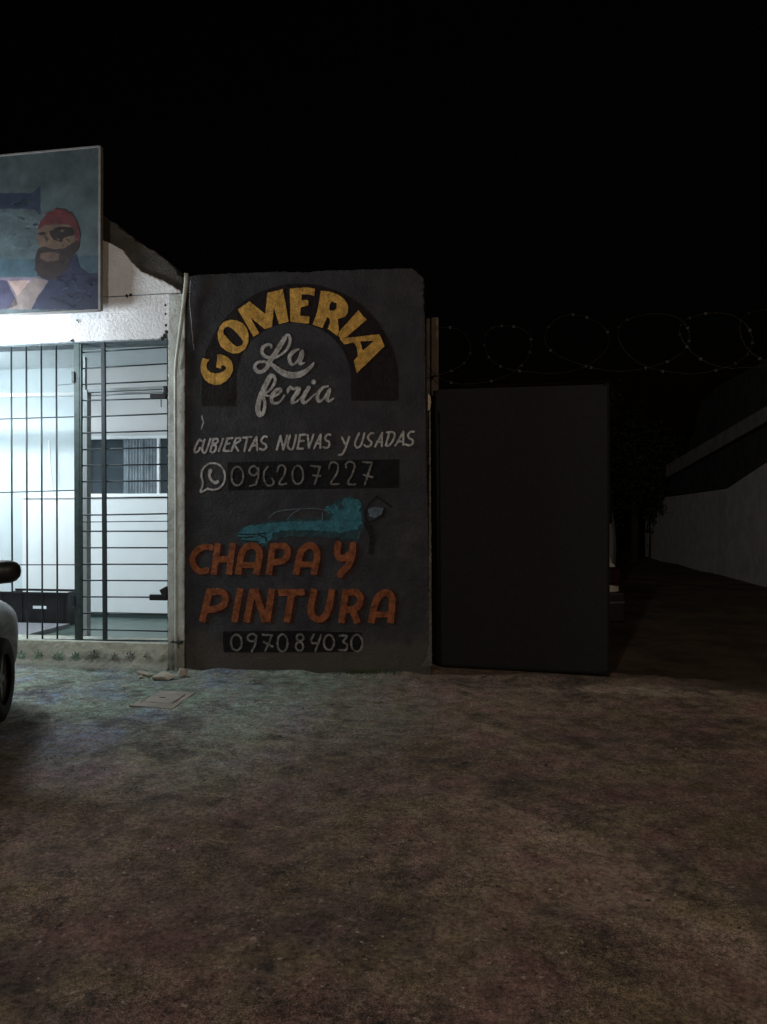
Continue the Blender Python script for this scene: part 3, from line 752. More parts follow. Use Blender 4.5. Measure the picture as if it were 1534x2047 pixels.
# low partition panel in front of the back wall, frame line on top
pa = sx(45, 1100, RB_Y - .12); ptop = sz(100, 996, RB_Y - .12)
mb = MB().box((pa, RB_Y - .12, FZ), (IX1 - .05, RB_Y - .01, ptop)); mb.build('partition_panel', M['panel'], shop)
mb = MB().box((pa - .02, RB_Y - .14, ptop), (IX1 - .05, RB_Y - .005, ptop + .03)); mb.build('partition_cap', plain('partition_cap_white', (.85, .86, .86), .4, var=.05), shop)
mb = MB().box((pa, RB_Y - .135, FZ), (IX1 - .05, RB_Y - .122, FZ + .07)); mb.build('skirting', plain('dark_skirting', (.03, .05, .05), .6), shop)
mb = MB().box((IX0, 1.0, FZ), (sx(140, 1200, 1.9), 1.9, FZ + .05)); mb.build('floor_step', plain('grey_step', (.22, .22, .24), .6, var=.3), shop)
mb = MB(); a = SH.at(-120, 793, 1.9); b = SH.at(152, 788, 1.9)
mb.bar((a[0], 1.9, a[1]), (b[0], 1.9, b[1]), .045, .05)
tube = mb.build('curtain_rail', plain('white_rail', (.85, .88, .88), .4, var=.05), shop)
MB().tube([(sx(98, 880, 2.9), 2.9, sz(98, 880, 2.9)), (sx(101, 930, 2.9), 2.9, sz(101, 930, 2.9)), (sx(107, 992, 2.9), 2.9, sz(107, 992, 2.9))], .012, 8).build('conduit', M['panel'], shop)
# inner door frame
IY = .33
df = MB()
j0 = sx(168.5, 1000, IY)
df.box((j0 - .012, IY, FZ), (j0 + .008, IY + .04, LINT - .08)).box((j0 + .012, IY - .02, FZ), (j0 + .042, IY + .06, sz(172, 780, IY)))
hz = sz(172, 780, IY); hz2 = sz(336, 772, IY)
df.bar((j0 + .042, IY + .02, hz - .008), (PL + .1, IY + .02, hz2 - .006), .03, .06).bar((j0 + .042, IY + .04, hz - .045), (PL + .1, IY + .04, hz2 - .043), .018, .05)
df.build('door_frame', M['alu'], shop)
# lit lamps of the shop: a tube under the ceiling and a lamp on the facade
def tube_lamp(name, loc, length, label, cat, mat, rz=0.0):
    r = tag(empty(name, loc, rz), label, cat)
    MB().box((-length/2, -.04, .03), (length/2, .04, .08)).build('housing', M['panel'], r, bevel=.01)
    MB().tube([(-length/2+.03, 0, 0), (length/2-.03, 0, 0)], .016, 12).build('tube', mat, r, smooth=True)
    return r
EM = emit('lit_tube', (.80, .93, 1.0), 18)
c = SH.o + SH.x * (-4.1) + SH.y * 1.5
tube_lamp('ceiling_lamp', (c.x, c.y, CZ - .34), 1.4, 'lit white fluorescent tube under the shop ceiling', 'lamp', EM, SH.a)
lamp('shop_inside_light', 'AREA', (c.x, c.y, CZ - .40), 75, (.82, .93, 1.0), 1.3, (0, 0, SH.a), size_y=.12)
lamp('shop_tube_glow', 'POINT', (c.x, c.y, CZ - .34), 110, (.82, .93, 1.0), .10)
a = SH.at(-150, 672, -.72)
c = SH.o + SH.x * a[0] + SH.y * (-.72)
tube_lamp('wall_lamp', (c.x, c.y, a[1]), .5, 'lit lamp on the shop front left under the billboard', 'lamp', EM, SH.a)
lamp('shop_outside_light', 'POINT', (c.x, c.y, a[1] - .04), 260, (.82, .92, 1.0), .28)

# ------------------------------------------------------------------ fixed grille and grille door
GY = .05
gr = tag(empty('window_grille', SH.o, SH.a), 'fixed steel grille of tall vertical bars left of the door grille', 'grille')
def sp(px, py, ly=GY): a = SH.at(px, py, ly); return (a[0], ly, a[1])
def strip(px0, y0, px1, y1, w, d, name, mat, parent, ly=GY):
    return MB().bar(sp(px0, y0, ly), sp(px1, y1, ly), w, d).build(name, mat, parent)
KS = px_scale(SH, GY, 200)
for k in range(9):
    x = 114 - 30*k; dx = 1.2
    MB().tube([sp(x - dx, 688 + (114-x)*.03), sp(x + dx, 1277)], .0088, 8).build('bar', M['steel'], gr, smooth=True)
for (ya, yb) in ((842, 833), (989, 980), (1129, 1129)):
    MB().tube([sp(-140, ya, GY+.010), sp(152, yb, GY+.010)], .006, 6).build('crossbar', M['steel'], gr, smooth=True)
MB().tube([sp(116, 770), sp(151, 767)], .003, 6).build('crossbar', M['steel'], gr)
strip(-140, 1277, 151, 1279, .012, .03, 'rail', M['green'], gr)
strip(-140, 698, 151, 688, .014, .02, 'rail', M['green'], gr)
strip(155.5, 686, 157.5, 1279, KS*10.5, .045, 'post', M['green'], gr)
MB().box((sp(147.5, 745)[0], GY-.035, sp(150, 766)[2]), (sp(152, 745)[0], GY+.0, sp(150, 744)[2])).build('hinge', M['steel'], gr)
MB().box((sp(149, 1195)[0], GY-.035, sp(150, 1211)[2]), (sp(153, 1195)[0], GY+.0, sp(150, 1190)[2])).build('hinge', M['steel'], gr)

gd = tag(empty('door_grille', SH.o, SH.a), 'hinged door grille of close horizontal bars beside white pillar', 'grille door')
DY = GY - .004
ys = [(705,694),(737,727),(769,761),(801,796),(834,827),(866,861),(899,894),(931,928),(963,961),(996,994),(1030,1027),(1043.5,1042),(1062,1062),(1095,1095),(1128,1128),(1160,1161),(1193,1194),(1226,1229),(1258,1262)]
for i, (a, b) in enumerate(ys):
    r = .0075 if i != 11 else .0045
    MB().tube([sp(162, a, DY+.012), sp(336, b, DY+.012)], r, 8).build('bar', M['steel'], gd, smooth=True)
strip(207, 684, 210.5, 1278, KS*7, .03, 'stile', M['steel'], gd, DY)
strip(336.5, 680, 338, 1281, KS*2.6, .03, 'stile', M['steel'], gd, DY)
strip(162.5, 688, 163.5, 1279, KS*3.0, .03, 'stile', M['green'], gd, DY)
strip(161, 1279, 338, 1281, .012, .03, 'rail', M['steel'], gd, DY)
strip(161, 699, 338, 688, .010, .02, 'rail', M['green'], gd, DY)
def pbox(a, b, c, d, y0, y1, mb=None):
    p, q = sp(a, d, DY), sp(b, c, DY); return (mb or MB()).box((p[0], y0, p[2]), (q[0], y1, q[2]))
lk = pbox(304, 336, 788, 799, DY-.05, DY-.005); pbox(328, 336, 772, 788, DY-.03, DY-.01, lk)
lk.build('lock', M['black'], gd, bevel=.006)
MB().tube([sp(322, 799, DY-.03), sp(322, 814, DY-.03)], .007, 8).build('handle', M['black'], gd)
lk = pbox(303, 337, 1188, 1199, DY-.05, DY-.005); lk.build('lock', M['black'], gd, bevel=.006)
pl = [SH.at(*p, DY) for p in ((322,1179),(336,1171),(337,1188),(327,1189))]
MB().prism(pl, DY-.04, DY-.01).build('padlock', M['black'], gd, bevel=.004)

# drain pipe
pp = [sp(373, 547, -.05), sp(372, 566, -.05), sp(367, 610, -.045), sp(360, 665, -.045), sp(353.5, 712, -.045), sp(351, 745, -.045), sp(351, 830, -.045), sp(352, 1000, -.045), sp(352, 1180, -.045), sp(351.5, 1270, -.05), sp(352, 1349, -.07)]
o = MB().tube(pp, [.02,.02,.018,.017,.015,.015,.014,.014,.014,.014,.014], 12).build('drain_pipe', M['pvc'], smooth=True)
o.location = SH.o; o.rotation_euler = (0, 0, SH.a)
tag(o, 'thin grey drain pipe bent near its top, running down the pillar', 'pipe')
st = MB()
for y in (1283,):
    p = sp(352, y, -.05); st.box((p[0]-.04, -.075, p[2]-.008), (p[0]+.06, -.014, p[2]+.008))
st.build('clamp', M['steel'], o)
o = MB().tube([sp(367.5, 676, -.03), sp(367, 705, -.03), sp(363, 738, -.03)], .010, 8).build('short_pipe', M['pvc'], smooth=True)
o.location = SH.o; o.rotation_euler = (0, 0, SH.a)
tag(o, 'short thin pipe stub just right of the bend in the drain pipe', 'pipe')

# crate inside
cr = tag(empty('plastic_crate', SH.o, SH.a), 'black plastic crate with slotted handle standing inside behind the left grille', 'crate')
CY = 2.0
def cp(px, py, ly=CY): a = SH.at(px, py, ly); return a
x0, x1 = cp(-6, 1200)[0], cp(136, 1200)[0]; z0 = FZ + .002; z1 = cp(70, 1188)[1]
hx0, hx1 = cp(65, 1213)[0], cp(93, 1213)[0]; hz0, hz1 = cp(70, 1217)[1], cp(70, 1211)[1]
w = .012
mb = MB()
mb.box((x0, CY, z0), (x1, CY+w, hz0)).box((x0, CY, hz1), (x1, CY+w, z1)).box((x0, CY, hz0), (hx0, CY+w, hz1)).box((hx1, CY, hz0), (x1, CY+w, hz1))
mb.build('front_side', M['black'], cr)
mb = MB().box((x0, CY+.38, z0), (hx0-.40, CY+.38+w, z1)).build('back_side', M['black'], cr); mb = MB().box((hx1+.12, CY+.38, z0), (x1, CY+.38+w, z1)); mb.build('back_side', M['black'], cr)
MB().box((x0, CY+w, z0), (x0+w, CY+.38, z1)).build('end_side', M['black'], cr); MB().box((x1-w, CY+w, z0), (x1, CY+.38, z1)).build('end_side', M['black'], cr)
MB().box((x0-.015, CY-.015, z1), (x1+.025, CY, z1+.03)).box((x0-.015, CY+.38+w, z1), (x1+.025, CY+.405, z1+.03)).box((x1, CY, z1), (x1+.025, CY+.38+w, z1+.035)).build('rim', M['black'], cr, bevel=.004)
for k in range(4):
    xx = x0 + (x1-x0)*(.06 + .29*k)
    MB().box((xx, CY-.01, z0), (xx+.02, CY, z1)).build('rib', M['black'], cr)

# ------------------------------------------------------------------ billboard
BF = Frame(SH.o, math.radians(-4.5)); BL = -.16
RP = Reg(0, 280, 5.686, BF, BL)
bb = tag(empty('billboard', BF.o, BF.a), 'printed billboard with bearded man in red bandana, above the barred opening', 'sign')
tr = BF.at(198, 295, BL); br = BF.at(200.5, 618, BL); bl = BF.at(-200, 640, BL); BX0 = tr[0] - 3.4
BX1 = (tr[0] + br[0]) / 2
MB().box((BX0, BL, br[1]), (BX1, BL + .03, tr[1])).build('board', plain('billboard_print_sky', (.062, .086, .092), .55, 0, .5, 6, .05), bb)
MB().bar((BX1 + .006, BL + .012, br[1] - .01), (BX1 + .006, BL + .012, tr[1] + .01), .022, .05).bar((BX0, BL + .012, br[1] - .008), (BX1 - .006, BL + .012, br[1] - .008), .014, .05).bar((BX0, BL + .012, tr[1] + .008), (BX1 - .006, BL + .012, tr[1] + .008), .014, .05).build('frame', plain('billboard_edge', (.20, .19, .18), .5, 0, .3), bb)
for x in (-.5, -2.5):
    MB().bar((BX1 + x, BL + .03, br[1] + .3), (BX1 + x, -.001, br[1] + .3), .03).build('bracket', M['steel'], bb)
    MB().bar((BX1 + x, BL + .03, tr[1] - .5), (BX1 + x, .02, tr[1] - .5), .03).build('bracket', M['steel'], bb)
def pr(name, pts, col, layer, rough=.003):
    m = plain('print_' + name, tuple(v*.75 for v in col), .55, 0, .45, 9, .05)
    pts = [(max(p[0], -2900), min(p[1], 1928)) for p in pts]
    return glyph(name, RP, [('poly', pts)], m, layer, .012, parent=bb, disp=None, rough=rough, rough_s=.06, lay=.0005)
# small tonal dabs that make the printed figure read as a picture
def dabs(name, cen, ext, n, cols, layer, seed, sz=(14, 40)):
    rd = random.Random(seed); groups = [[] for _ in cols]
    for i in range(n):
        a = rd.uniform(0, 6.28); q = math.sqrt(rd.random())
        x = cen[0] + ext[0]*q*math.cos(a); y = cen[1] + ext[1]*q*math.sin(a)
        if x > 1105 or y > 1905: continue
        b = rd.uniform(-.6, .6); L = rd.uniform(*sz)
        groups[i % len(cols)].append(('line', [(x, y, L*.35), (x + L*math.cos(b), y + L*math.sin(b), L*.15)]))
    for g_, col in zip(groups, cols):
        tag(glyph(name, RP, g_, plain('print_' + name, tuple(v*.75 for v in col), .55, 0, .5, 20, .05), layer, .010, parent=bb, disp=None, rough=.004, rough_s=.05, lay=.0005), kind='stuff')
pr('printed_bar', [(-900,615),(380,600),(440,530),(462,520),(465,860),(430,830),(390,790),(250,780),(-900,800)], (.030,.042,.070), 1)
pr('printed_sea', [(-2500,1360),(400,1350),(870,1320),(1120,1310),(1120,1520),(900,1540),(-2500,1600)], (.048,.085,.105), 1)
pr('printed_sand', [(-2500,1590),(420,1560),(600,1620),(500,1925),(-2500,1925)], (.17,.14,.18), 2)
pr('printed_triangle', [(90,1600),(350,1595),(200,1775)], (.36,.26,.23), 3)
pr('printed_strap', [(200,1770),(410,1560),(535,1615),(440,1760),(350,1925),(70,1925)], (.20,.16,.15), 4)
pr('printed_coat', [(420,1310),(600,1400),(760,1370),(870,1290),(900,1440),(1010,1520),(1120,1510),(1120,1925),(360,1925),(440,1770),(560,1600),(430,1540),(400,1450)], (.022,.026,.055), 5)
pr('printed_sleeve', [(-400,1925),(-120,1640),(20,1590),(80,1600),(210,1870),(80,1925)], (.050,.048,.085), 4)
pr('printed_face', [(440,1010),(520,960),(800,960),(860,1080),(850,1220),(780,1330),(560,1330),(460,1240),(420,1130)], (.125,.085,.060), 6)
pr('printed_beard', [(430,1240),(510,1210),(620,1245),(740,1230),(860,1150),(915,1080),(900,1230),(830,1330),(760,1480),(600,1590),(470,1570),(400,1480),(405,1340)], (.030,.022,.022), 7)
pr('printed_mouth', [(470,1290),(560,1270),(680,1290),(670,1370),(540,1385),(460,1350)], (.10,.065,.050), 8)
pr('printed_bandana', [(430,1020),(470,920),(540,830),(640,780),(740,790),(830,850),(890,950),(915,1080),(905,1180),(870,1120),(850,1010),(780,960),(640,950),(520,970)], (.10,.026,.030), 8)
pr('printed_eye_patch', [(560,1040),(680,985),(820,1000),(850,1080),(740,1110),(700,1170),(620,1140),(580,1090)], (.022,.016,.016), 9)
pr('printed_eye', [(430,1060),(500,1045),(540,1065),(490,1085),(440,1080)], (.03,.02,.02), 9)

dabs('printed_face_tone', (640, 1120), (170, 120), 34, [(.17,.115,.08), (.06,.04,.032)], 10, 1)
dabs('printed_beard_tone', (620, 1400), (210, 150), 34, [(.06,.045,.045), (.018,.014,.016)], 10, 2)
dabs('printed_bandana_fold', (700, 880), (170, 70), 16, [(.075,.018,.022), (.19,.045,.05)], 10, 3)
dabs('printed_coat_fold', (800, 1700), (280, 200), 44, [(.035,.045,.085), (.012,.014,.032)], 10, 4, (30, 90))
dabs('printed_cloud', (200, 980), (260, 260), 30, [(.10,.14,.15), (.075,.10,.11)], 1, 5, (60, 160))

# ------------------------------------------------------------------ sliding sheet gate, wire on top
g0 = ground_at(866, 1334); g1 = ground_at(1210, 1352)
ga = math.atan2(g1.y - g0.y, g1.x - g0.x); GF = Frame(g0, ga)
gate = tag(empty('sheet_gate', g0, ga), 'tall black sheet metal gate standing ajar, coiled wire above it', 'gate')
gw = GF.at(1219, 1000)[0]; ztl = GF.at(880, 778)[1]; ztr = GF.at(1218, 768)[1]; zt = (ztl + ztr) / 2
print('gate', gw, ztl, ztr, math.degrees(ga))
slab('sheet', lambda X, Z: np.maximum(np.maximum(.02 - X, X - (gw - .02)), np.maximum(.015 - Z, Z - (ztl + (ztr-ztl)*X/gw))), (0, 0, gw+.05, zt+.2), .05, 0, M['gate'], gate, thick=.003,
     disp=lambda x, z, f: .0012*wob(x, z, .9, 5))
MB().box((.0, .006, .0), (.04, .045, zt)).build('frame', M['gate_frame'], gate)
MB().box((gw-.04, .006, .0), (gw, .045, zt)).build('frame', M['gate_frame'], gate)
for z_ in (.01, zt - .05, zt/2): MB().box((.04, .006, z_), (gw-.04, .045, z_ + .04)).build('frame', M['gate_frame'], gate)
# razor wire: flat overlapping loops fixed to a strand
WF = Frame(g0 + GF.y * .15, ga)
wire = tag(empty('razor_wire', WF.o, WF.a), 'coil of razor wire in wide loops above the sheet gate', 'razor wire')
def wp(px, py): a = WF.at(px, py); return a
cent = [(780, 708, 60, 56), (893, 705, 66, 56), (1020, 712, 50, 60), (1160, 694, 60, 56), (1308, 680, 78, 66), (1452, 690, 74, 60), (1560, 676, 70, 64)]
pts = []
for (cx, cy, rx, ry), nxt in zip(cent, cent[1:] + [None]):
    for q in range(30):
        a = math.pi*1.5 + 2*math.pi*q/30
        f = q/30; n_ = nxt or (cx + 120, cy, rx, ry)
        cxx = cx + (n_[0]-cx)*f; rx_ = rx + (n_[2]-rx)*f; ry_ = ry + (n_[3]-ry)*f
        x, z = wp(cxx - 74 + 1.42*rx_*math.cos(a) + 2.5*math.sin(a*2.7+cx), cy + (n_[1]-cy)*f - ry_*math.sin(a) + 2.5*math.sin(a*3.1+cx))
        pts.append((x, .10*math.sin(a+.6), z))
MB().tube(pts, .0034, 5).build('loops', M['razor'], wire, smooth=True)
bar = MB()
for i in range(2, len(pts)-1, 2):
    if random.random() < .35: continue
    p = Vector(pts[i]); t_ = (Vector(pts[i+1]) - p).normalized(); nrm = Vector((-t_.z, 0, t_.x))
    for s in (-1, 1):
        bar.add([p - t_*.008, p + t_*.008, p + nrm*s*.012 + t_*.013, p + nrm*s*.012 - t_*.013], [(0,1,2,3)])
tag(bar.build('barbs', M['razor'], wire), kind='stuff')
a = wp(872, 772); b = wp(1222, 762); MB().tube([(a[0], 0, a[1]), ((a[0]+b[0])/2, 0, (a[1]+b[1])/2-.01), (b[0], 0, b[1])], .003, 6).build('strand', M['razor'], wire)

# ------------------------------------------------------------------ vehicles
def car_side(fn, x_range, z_range, half, r, mat, name, parent, cell=.03, bulge=0.0, zc=.6, taper=0.0):
    """rounded body half; both halves joined in one mesh"""
    objs = []
    def disp(x, z, f):
        e = np.clip(-f, 0, r)
        d = r - np.sqrt(np.maximum(r*r - (r-e)**2, 0))
        nose = np.clip((np.abs(x) - 1.55) / .55, 0, 1)
        return d + bulge*((z - zc)/.5)**2 + taper*np.clip(z - zc, 0, 2) + .16*nose**2.2
    a = slab(name, fn, (x_range[0], z_range[0], x_range[1], z_range[1]), cell, -half, mat, parent, thick=half, disp=disp)
    me = a.data; n = len(me.vertices)
    co = np.empty(n*3); me.vertices.foreach_get('co', co); co = co.reshape(-1, 3)
    faces = [tuple(p.vertices) for p in me.polygons]
    c2 = co.copy(); c2[:, 1] *= -1
    vs = [tuple(v) for v in co] + [tuple(v) for v in c2]
    fs = faces + [tuple(n + i for i in f[::-1]) for f in faces]
    nm = bpy.data.meshes.new(name); nm.from_pydata(vs, [], fs); nm.materials.append(mat)
    for p in nm.polygons: p.use_smooth = True
    import bmesh
    bm = bmesh.new(); bm.from_mesh(nm); bmesh.ops.remove_doubles(bm, verts=bm.verts, dist=.0005); bmesh.ops.recalc_face_normals(bm, faces=bm.faces); bm.to_mesh(nm); bm.free()
    a.data = nm
    return a
def circ(X, Z, cx, cz, r): return np.hypot(X-cx, Z-cz) - r
def make_car(root, paint_m, boxy=0.0, hgt=1.46):
    """front towards +x, right side towards -y; origin on the ground at the middle"""
    AX = 1.22; WR = .30
    low = [(-1.93,.30),(-1.98,.45),(-1.97,.72),(-1.90,.95),(-1.2,1.02),(.55,1.02),(1.15,.96),(1.72,.82),(1.95,.62),(1.99,.42),(1.93,.24),(1.0,.19),(-1.0,.19)]
    cab = [(-1.88,.90),(-1.70,1.22),(-1.45,hgt-.08),(-1.0,hgt),(-.1,hgt-.01),(.25,hgt-.09),(.95,.93)]
    f_low = lambda X, Z: np.maximum(sd_poly(X, Z, low), -np.minimum(circ(X, Z, AX, .30, .37), circ(X, Z, -AX, .30, .37)))
    car_side(f_low, (-2.1, 2.1), (.1, 1.15), .83, .15, paint_m, 'body', root, .03, .05, .58)
    f_cab = lambda X, Z: sd_poly(X, Z, cab)
    car_side(f_cab, (-2.0, 1.1), (.85, 1.6), .76, .07, paint_m, 'cabin', root, .03, 0, .9, .28)
    MB().box((-1.75, -.70, .35), (1.72, .70, .80)).build('underbody', M['gap'], root)
    # side windows: outlines proud of the cabin side, on both sides
    fr = [(.22,.98),(.78,.98),(.28,hgt-.16),(-.10,hgt-.12),(-.28,hgt-.12),(-.28,.98)]
    rr_ = [(-.36,.98),(-.36,hgt-.12),(-1.0,hgt-.12),(-1.35,hgt-.2),(-1.45,.98)]
    for poly in (fr, rr_):
        for s in (-1, 1):
            mb = MB()
            def yy(z): return s*(.768 - .28*max(0, z - .9))
            mb.add([(x, yy(z), z) for x, z in poly], [tuple(range(len(poly)))])
            mb.add([(x, yy(z) - s*.02, z) for x, z in poly], [tuple(range(len(poly)))])
            mb.build('side_window', M['glass'], root)
    MB().add([(.99,-.60,.96),(.99,.60,.96),(.34,.52,hgt-.08),(.34,-.52,hgt-.08)], [(0,1,2,3)]).build('windscreen', M['glass'], root)
    MB().add([(-1.92,-.60,.98),(-1.92,.60,.98),(-1.56,.52,hgt-.12),(-1.56,-.52,hgt-.12)], [(0,1,2,3)]).build('rear_window', M['glass'], root)
    for sx_ in (-1, 1):
        for s in (-1, 1):
            cx = AX*sx_; vs = []; n = 28; prof = [(.185,-.09),(.20,-.095),(.26,-.10),(.295,-.085),(.305,-.05),(.305,.05),(.295,.085),(.26,.10),(.20,.095)]
            for k in range(n):
                a = 2*math.pi*k/n
                for (r, w_) in prof: vs.append((cx + r*math.cos(a), s*.745 + w_, .302 + r*math.sin(a)))
            m = len(prof); fs = [(k*m+i, ((k+1)%n)*m+i, ((k+1)%n)*m+i+1, k*m+i+1) for k in range(n) for i in range(m-1)]
            wh = MB().add(vs, fs).build('wheel', M['rubber'], root, smooth=True)
            vs = []; fs = []
            rim = MB()
            for k in range(n):
                a = 2*math.pi*k/n; vs += [(cx + .195*math.cos(a), s*.80, .302 + .195*math.sin(a)), (cx + .195*math.cos(a), s*.76, .302 + .195*math.sin(a))]
            for k in range(n): fs.append((2*k, 2*((k+1)%n), 2*((k+1)%n)+1, 2*k+1))
            fs.append(tuple(2*k+1 for k in range(n))); rim.add(vs, fs)
            for k in range(5):
                a = 2*math.pi*k/5; rim.bar((cx, s*.79, .302), (cx + .185*math.cos(a), s*.79, .302 + .185*math.sin(a)), .05, .03)
            rim.build('rim', M['rim'], wh)
    for s in (-1, 1):
        MB().prism([(1.78,.55),(1.93,.58),(1.86,.71),(1.66,.76)], s*.50, s*.78 - s*.04).build('headlight', M['rim'], root, bevel=.02)
        MB().box((-1.985, min(s*.52, s*.77), .66), (-1.80, max(s*.52, s*.77), .88)).build('tail_lamp', M['lamp_red'], root, bevel=.03)
        # mirror
        n = 16; vs = []; prof = [(-.085,.30),(-.06,.8),(-.02,1.0),(.03,.95),(.07,.6),(.085,.2)]
        for (ox, sc_) in prof:
            for k in range(n):
                a = 2*math.pi*k/n; ca, sa = math.cos(a), math.sin(a)
                vs.append((.62 + ox, s*(.945 + .115*sc_*math.copysign(abs(ca)**.75, ca)), 1.13 + .078*sc_*math.copysign(abs(sa)**.8, sa)))
        m = len(prof); fs = [(i*n+k, i*n+(k+1)%n, (i+1)*n+(k+1)%n, (i+1)*n+k) for i in range(m-1) for k in range(n)]
        fs += [tuple(range(n)), tuple((m-1)*n+k for k in range(n))]
        mb = MB().add(vs, fs).bar((.64, s*.74, .98), (.62, s*.90, 1.02), .04, .05)
        mb.build('wing_mirror', M['black'], root, smooth=True)
    MB().box((-2.03,-.80,.22), (-1.86,.80,.585)).box((-1.86,-.86,.24),(-1.64,-.80,.585)).box((-1.86,.80,.24),(-1.64,.86,.585)).build('bumper', M['black'], root, bevel=.03)
    MB().box((-2.037,-.78,.455),(-2.03,.78,.475)).build('trim_strip', M['rim'], root)
    MB().box((-2.045,-.26,.50),(-1.975,.26,.61)).build('number_plate', M['alu'], root)

# car at the left edge, front to the shop: heading along the line of sight
def cam_xy(cx, d):      # camera lateral and depth to world ground point
    p = CAM + Vector((-math.sin(YAW), math.cos(YAW), 0)) * d + rgt * cx
    return Vector((p.x, p.y, 0))
hd = Vector((-.25, .968, 0))
def to_world_dir(v): return (rgt * v.x + Vector((-math.sin(YAW), math.cos(YAW), 0)) * v.y).normalized()
h = to_world_dir(hd); rn = Vector((h.y, -h.x, 0))
side_pt = cam_xy(-2.82, 5.7)             # widest point of the right front wing
cc = side_pt - h*1.45 - rn*.83
car = tag(empty('parked_car', cc, math.atan2(h.y, h.x)), 'dusty silver car cut off by the left edge, parked nose to the shop', 'car')
make_car(car, M['car_dark'])

# white hatchback showing past the gate
h2 = to_world_dir(Vector((-.10, .995, 0))); rn2 = Vector((h2.y, -h2.x, 0))
rp = cam_xy((1251-767)*9.0/1500, 9.0)
cc = rp + h2*1.95 - rn2*.83
car2 = tag(empty('parked_car', cc, math.atan2(h2.y, h2.x)), 'white hatchback mostly hidden behind the sheet gate', 'car')
make_car(car2, M['car_white'])
# dark van further back
h3 = to_world_dir(Vector((.0, 1, 0)))
c3 = cam_xy((1248-767)*14.5/1500 - .95, 14.5 + 2.2)
van = tag(empty('parked_van', c3, math.atan2(h3.y, h3.x)), 'dark high-roofed van parked behind the white hatchback', 'van')
vb = [(-2.2,.35),(-2.22,1.2),(-2.1,2.35),(-1.9,2.5),(1.0,2.5),(1.35,2.3),(1.75,1.35),(2.3,1.1),(2.4,.6),(2.35,.35)]
f_v = lambda X, Z: np.maximum(sd_poly(X, Z, vb), -np.minimum(circ(X, Z, 1.5, .34, .42), circ(X, Z, -1.4, .34, .42)))
car_side(f_v, (-2.4, 2.5), (.2, 2.6), .95, .12, M['van'], 'body', van, .05, .03, .9, .03)
MB().box((-2.25,-.70,1.35),(-2.19,-.05,2.1)).box((-2.25,.05,1.35),(-2.19,.70,2.1)).build('rear_window', M['glass'], van)
for sx_ in (-1.4, 1.5):
    for s in (-1, 1):
        MB().tube([(sx_, s*.72, .35), (sx_, s*.93, .35)], .345, 24).build('wheel', M['rubber'], van)

# ------------------------------------------------------------------ neighbour house on the right, low wall, trees
n0 = ground_at(1290, 1113); n1 = ground_at(1650, 1201)
na = math.atan2(n1.y-n0.y, n1.x-n0.x); NF = Frame(n0, na)
house = tag(empty('neighbour_house', n0, na), 'pale rendered house wall with sloping dark roof beyond the yard', 'house')
base = [(-.3, -.4)]
seam = NF.at(1454, 1000)[0]; end = NF.at(1640, 1000)[0]
wl = NF.arr([(1290, 998), (1353, 991), (1453, 977)]); wr_ = NF.arr([(1456, 977), (1500, 948), (1534, 926), (1640, 850)])
MB().prism([(wl[0][0], -.3)] + wl + [(seam - .02, -.3)], 0, 3.0).build('wall', M['far_wall'], house)
MB().prism([(seam + .02, -.3)] + wr_ + [(end, -.3)], -.03, 3.0).build('wall', M['far_wall'], house)
up = NF.arr([(1340, 955), (1440, 900), (1534, 848), (1640, 790)]); up2 = NF.arr([(1340, 930), (1440, 872), (1534, 818), (1640, 760)])
MB().prism([(up[0][0], wl[0][1] + .03), (seam, wl[2][1]+.03)] + [(p[0], p[1]+.03) for p in wr_[1:]] + up[::-1], -.01, 3.0).build('roof', M['far_roof'], house)
MB().prism(up + up2[::-1], -.12, 0.0-.013).build('fascia', M['far_fascia'], house)
up3 = NF.arr([(1375, 800), (1405, 772), (1470, 735), (1534, 690), (1640, 640)])
MB().prism(up2 + up3[::-1], .4, 3.0).build('roof', M['far_roof'], house)

def blade_cloud(n, cen, rad, size, seed, droop=0.0):
    rnd = random.Random(seed); vs = []; fs = []
    cl = [(cen + Vector((rnd.uniform(-1,1)*rad[0], rnd.uniform(-1,1)*rad[1], rnd.uniform(-1,1)*rad[2])) , rnd.uniform(.25,.5)) for _ in range(16)]
    for i in range(n):
        c, r = cl[rnd.randrange(len(cl))]
        d = Vector((rnd.gauss(0,1), rnd.gauss(0,1), rnd.gauss(0,1)))*.5
        p = c + Vector((d.x*r*rad[0], d.y*r*rad[1], d.z*r*rad[2])); p.z -= droop*rnd.random()**3
        a = Vector((rnd.gauss(0,1), rnd.gauss(0,1), rnd.gauss(0,.6)-droop*.5)).normalized()*size*rnd.uniform(.6,1.3)
        b = a.cross(Vector((rnd.gauss(0,1), rnd.gauss(0,1), rnd.gauss(0,1)))).normalized()*size*.28
        k = len(vs); vs += [p, p + a*.5 + b, p + a, p + a*.5 - b]; fs.append((k, k+1, k+2, k+3))
    return MB().add(vs, fs)
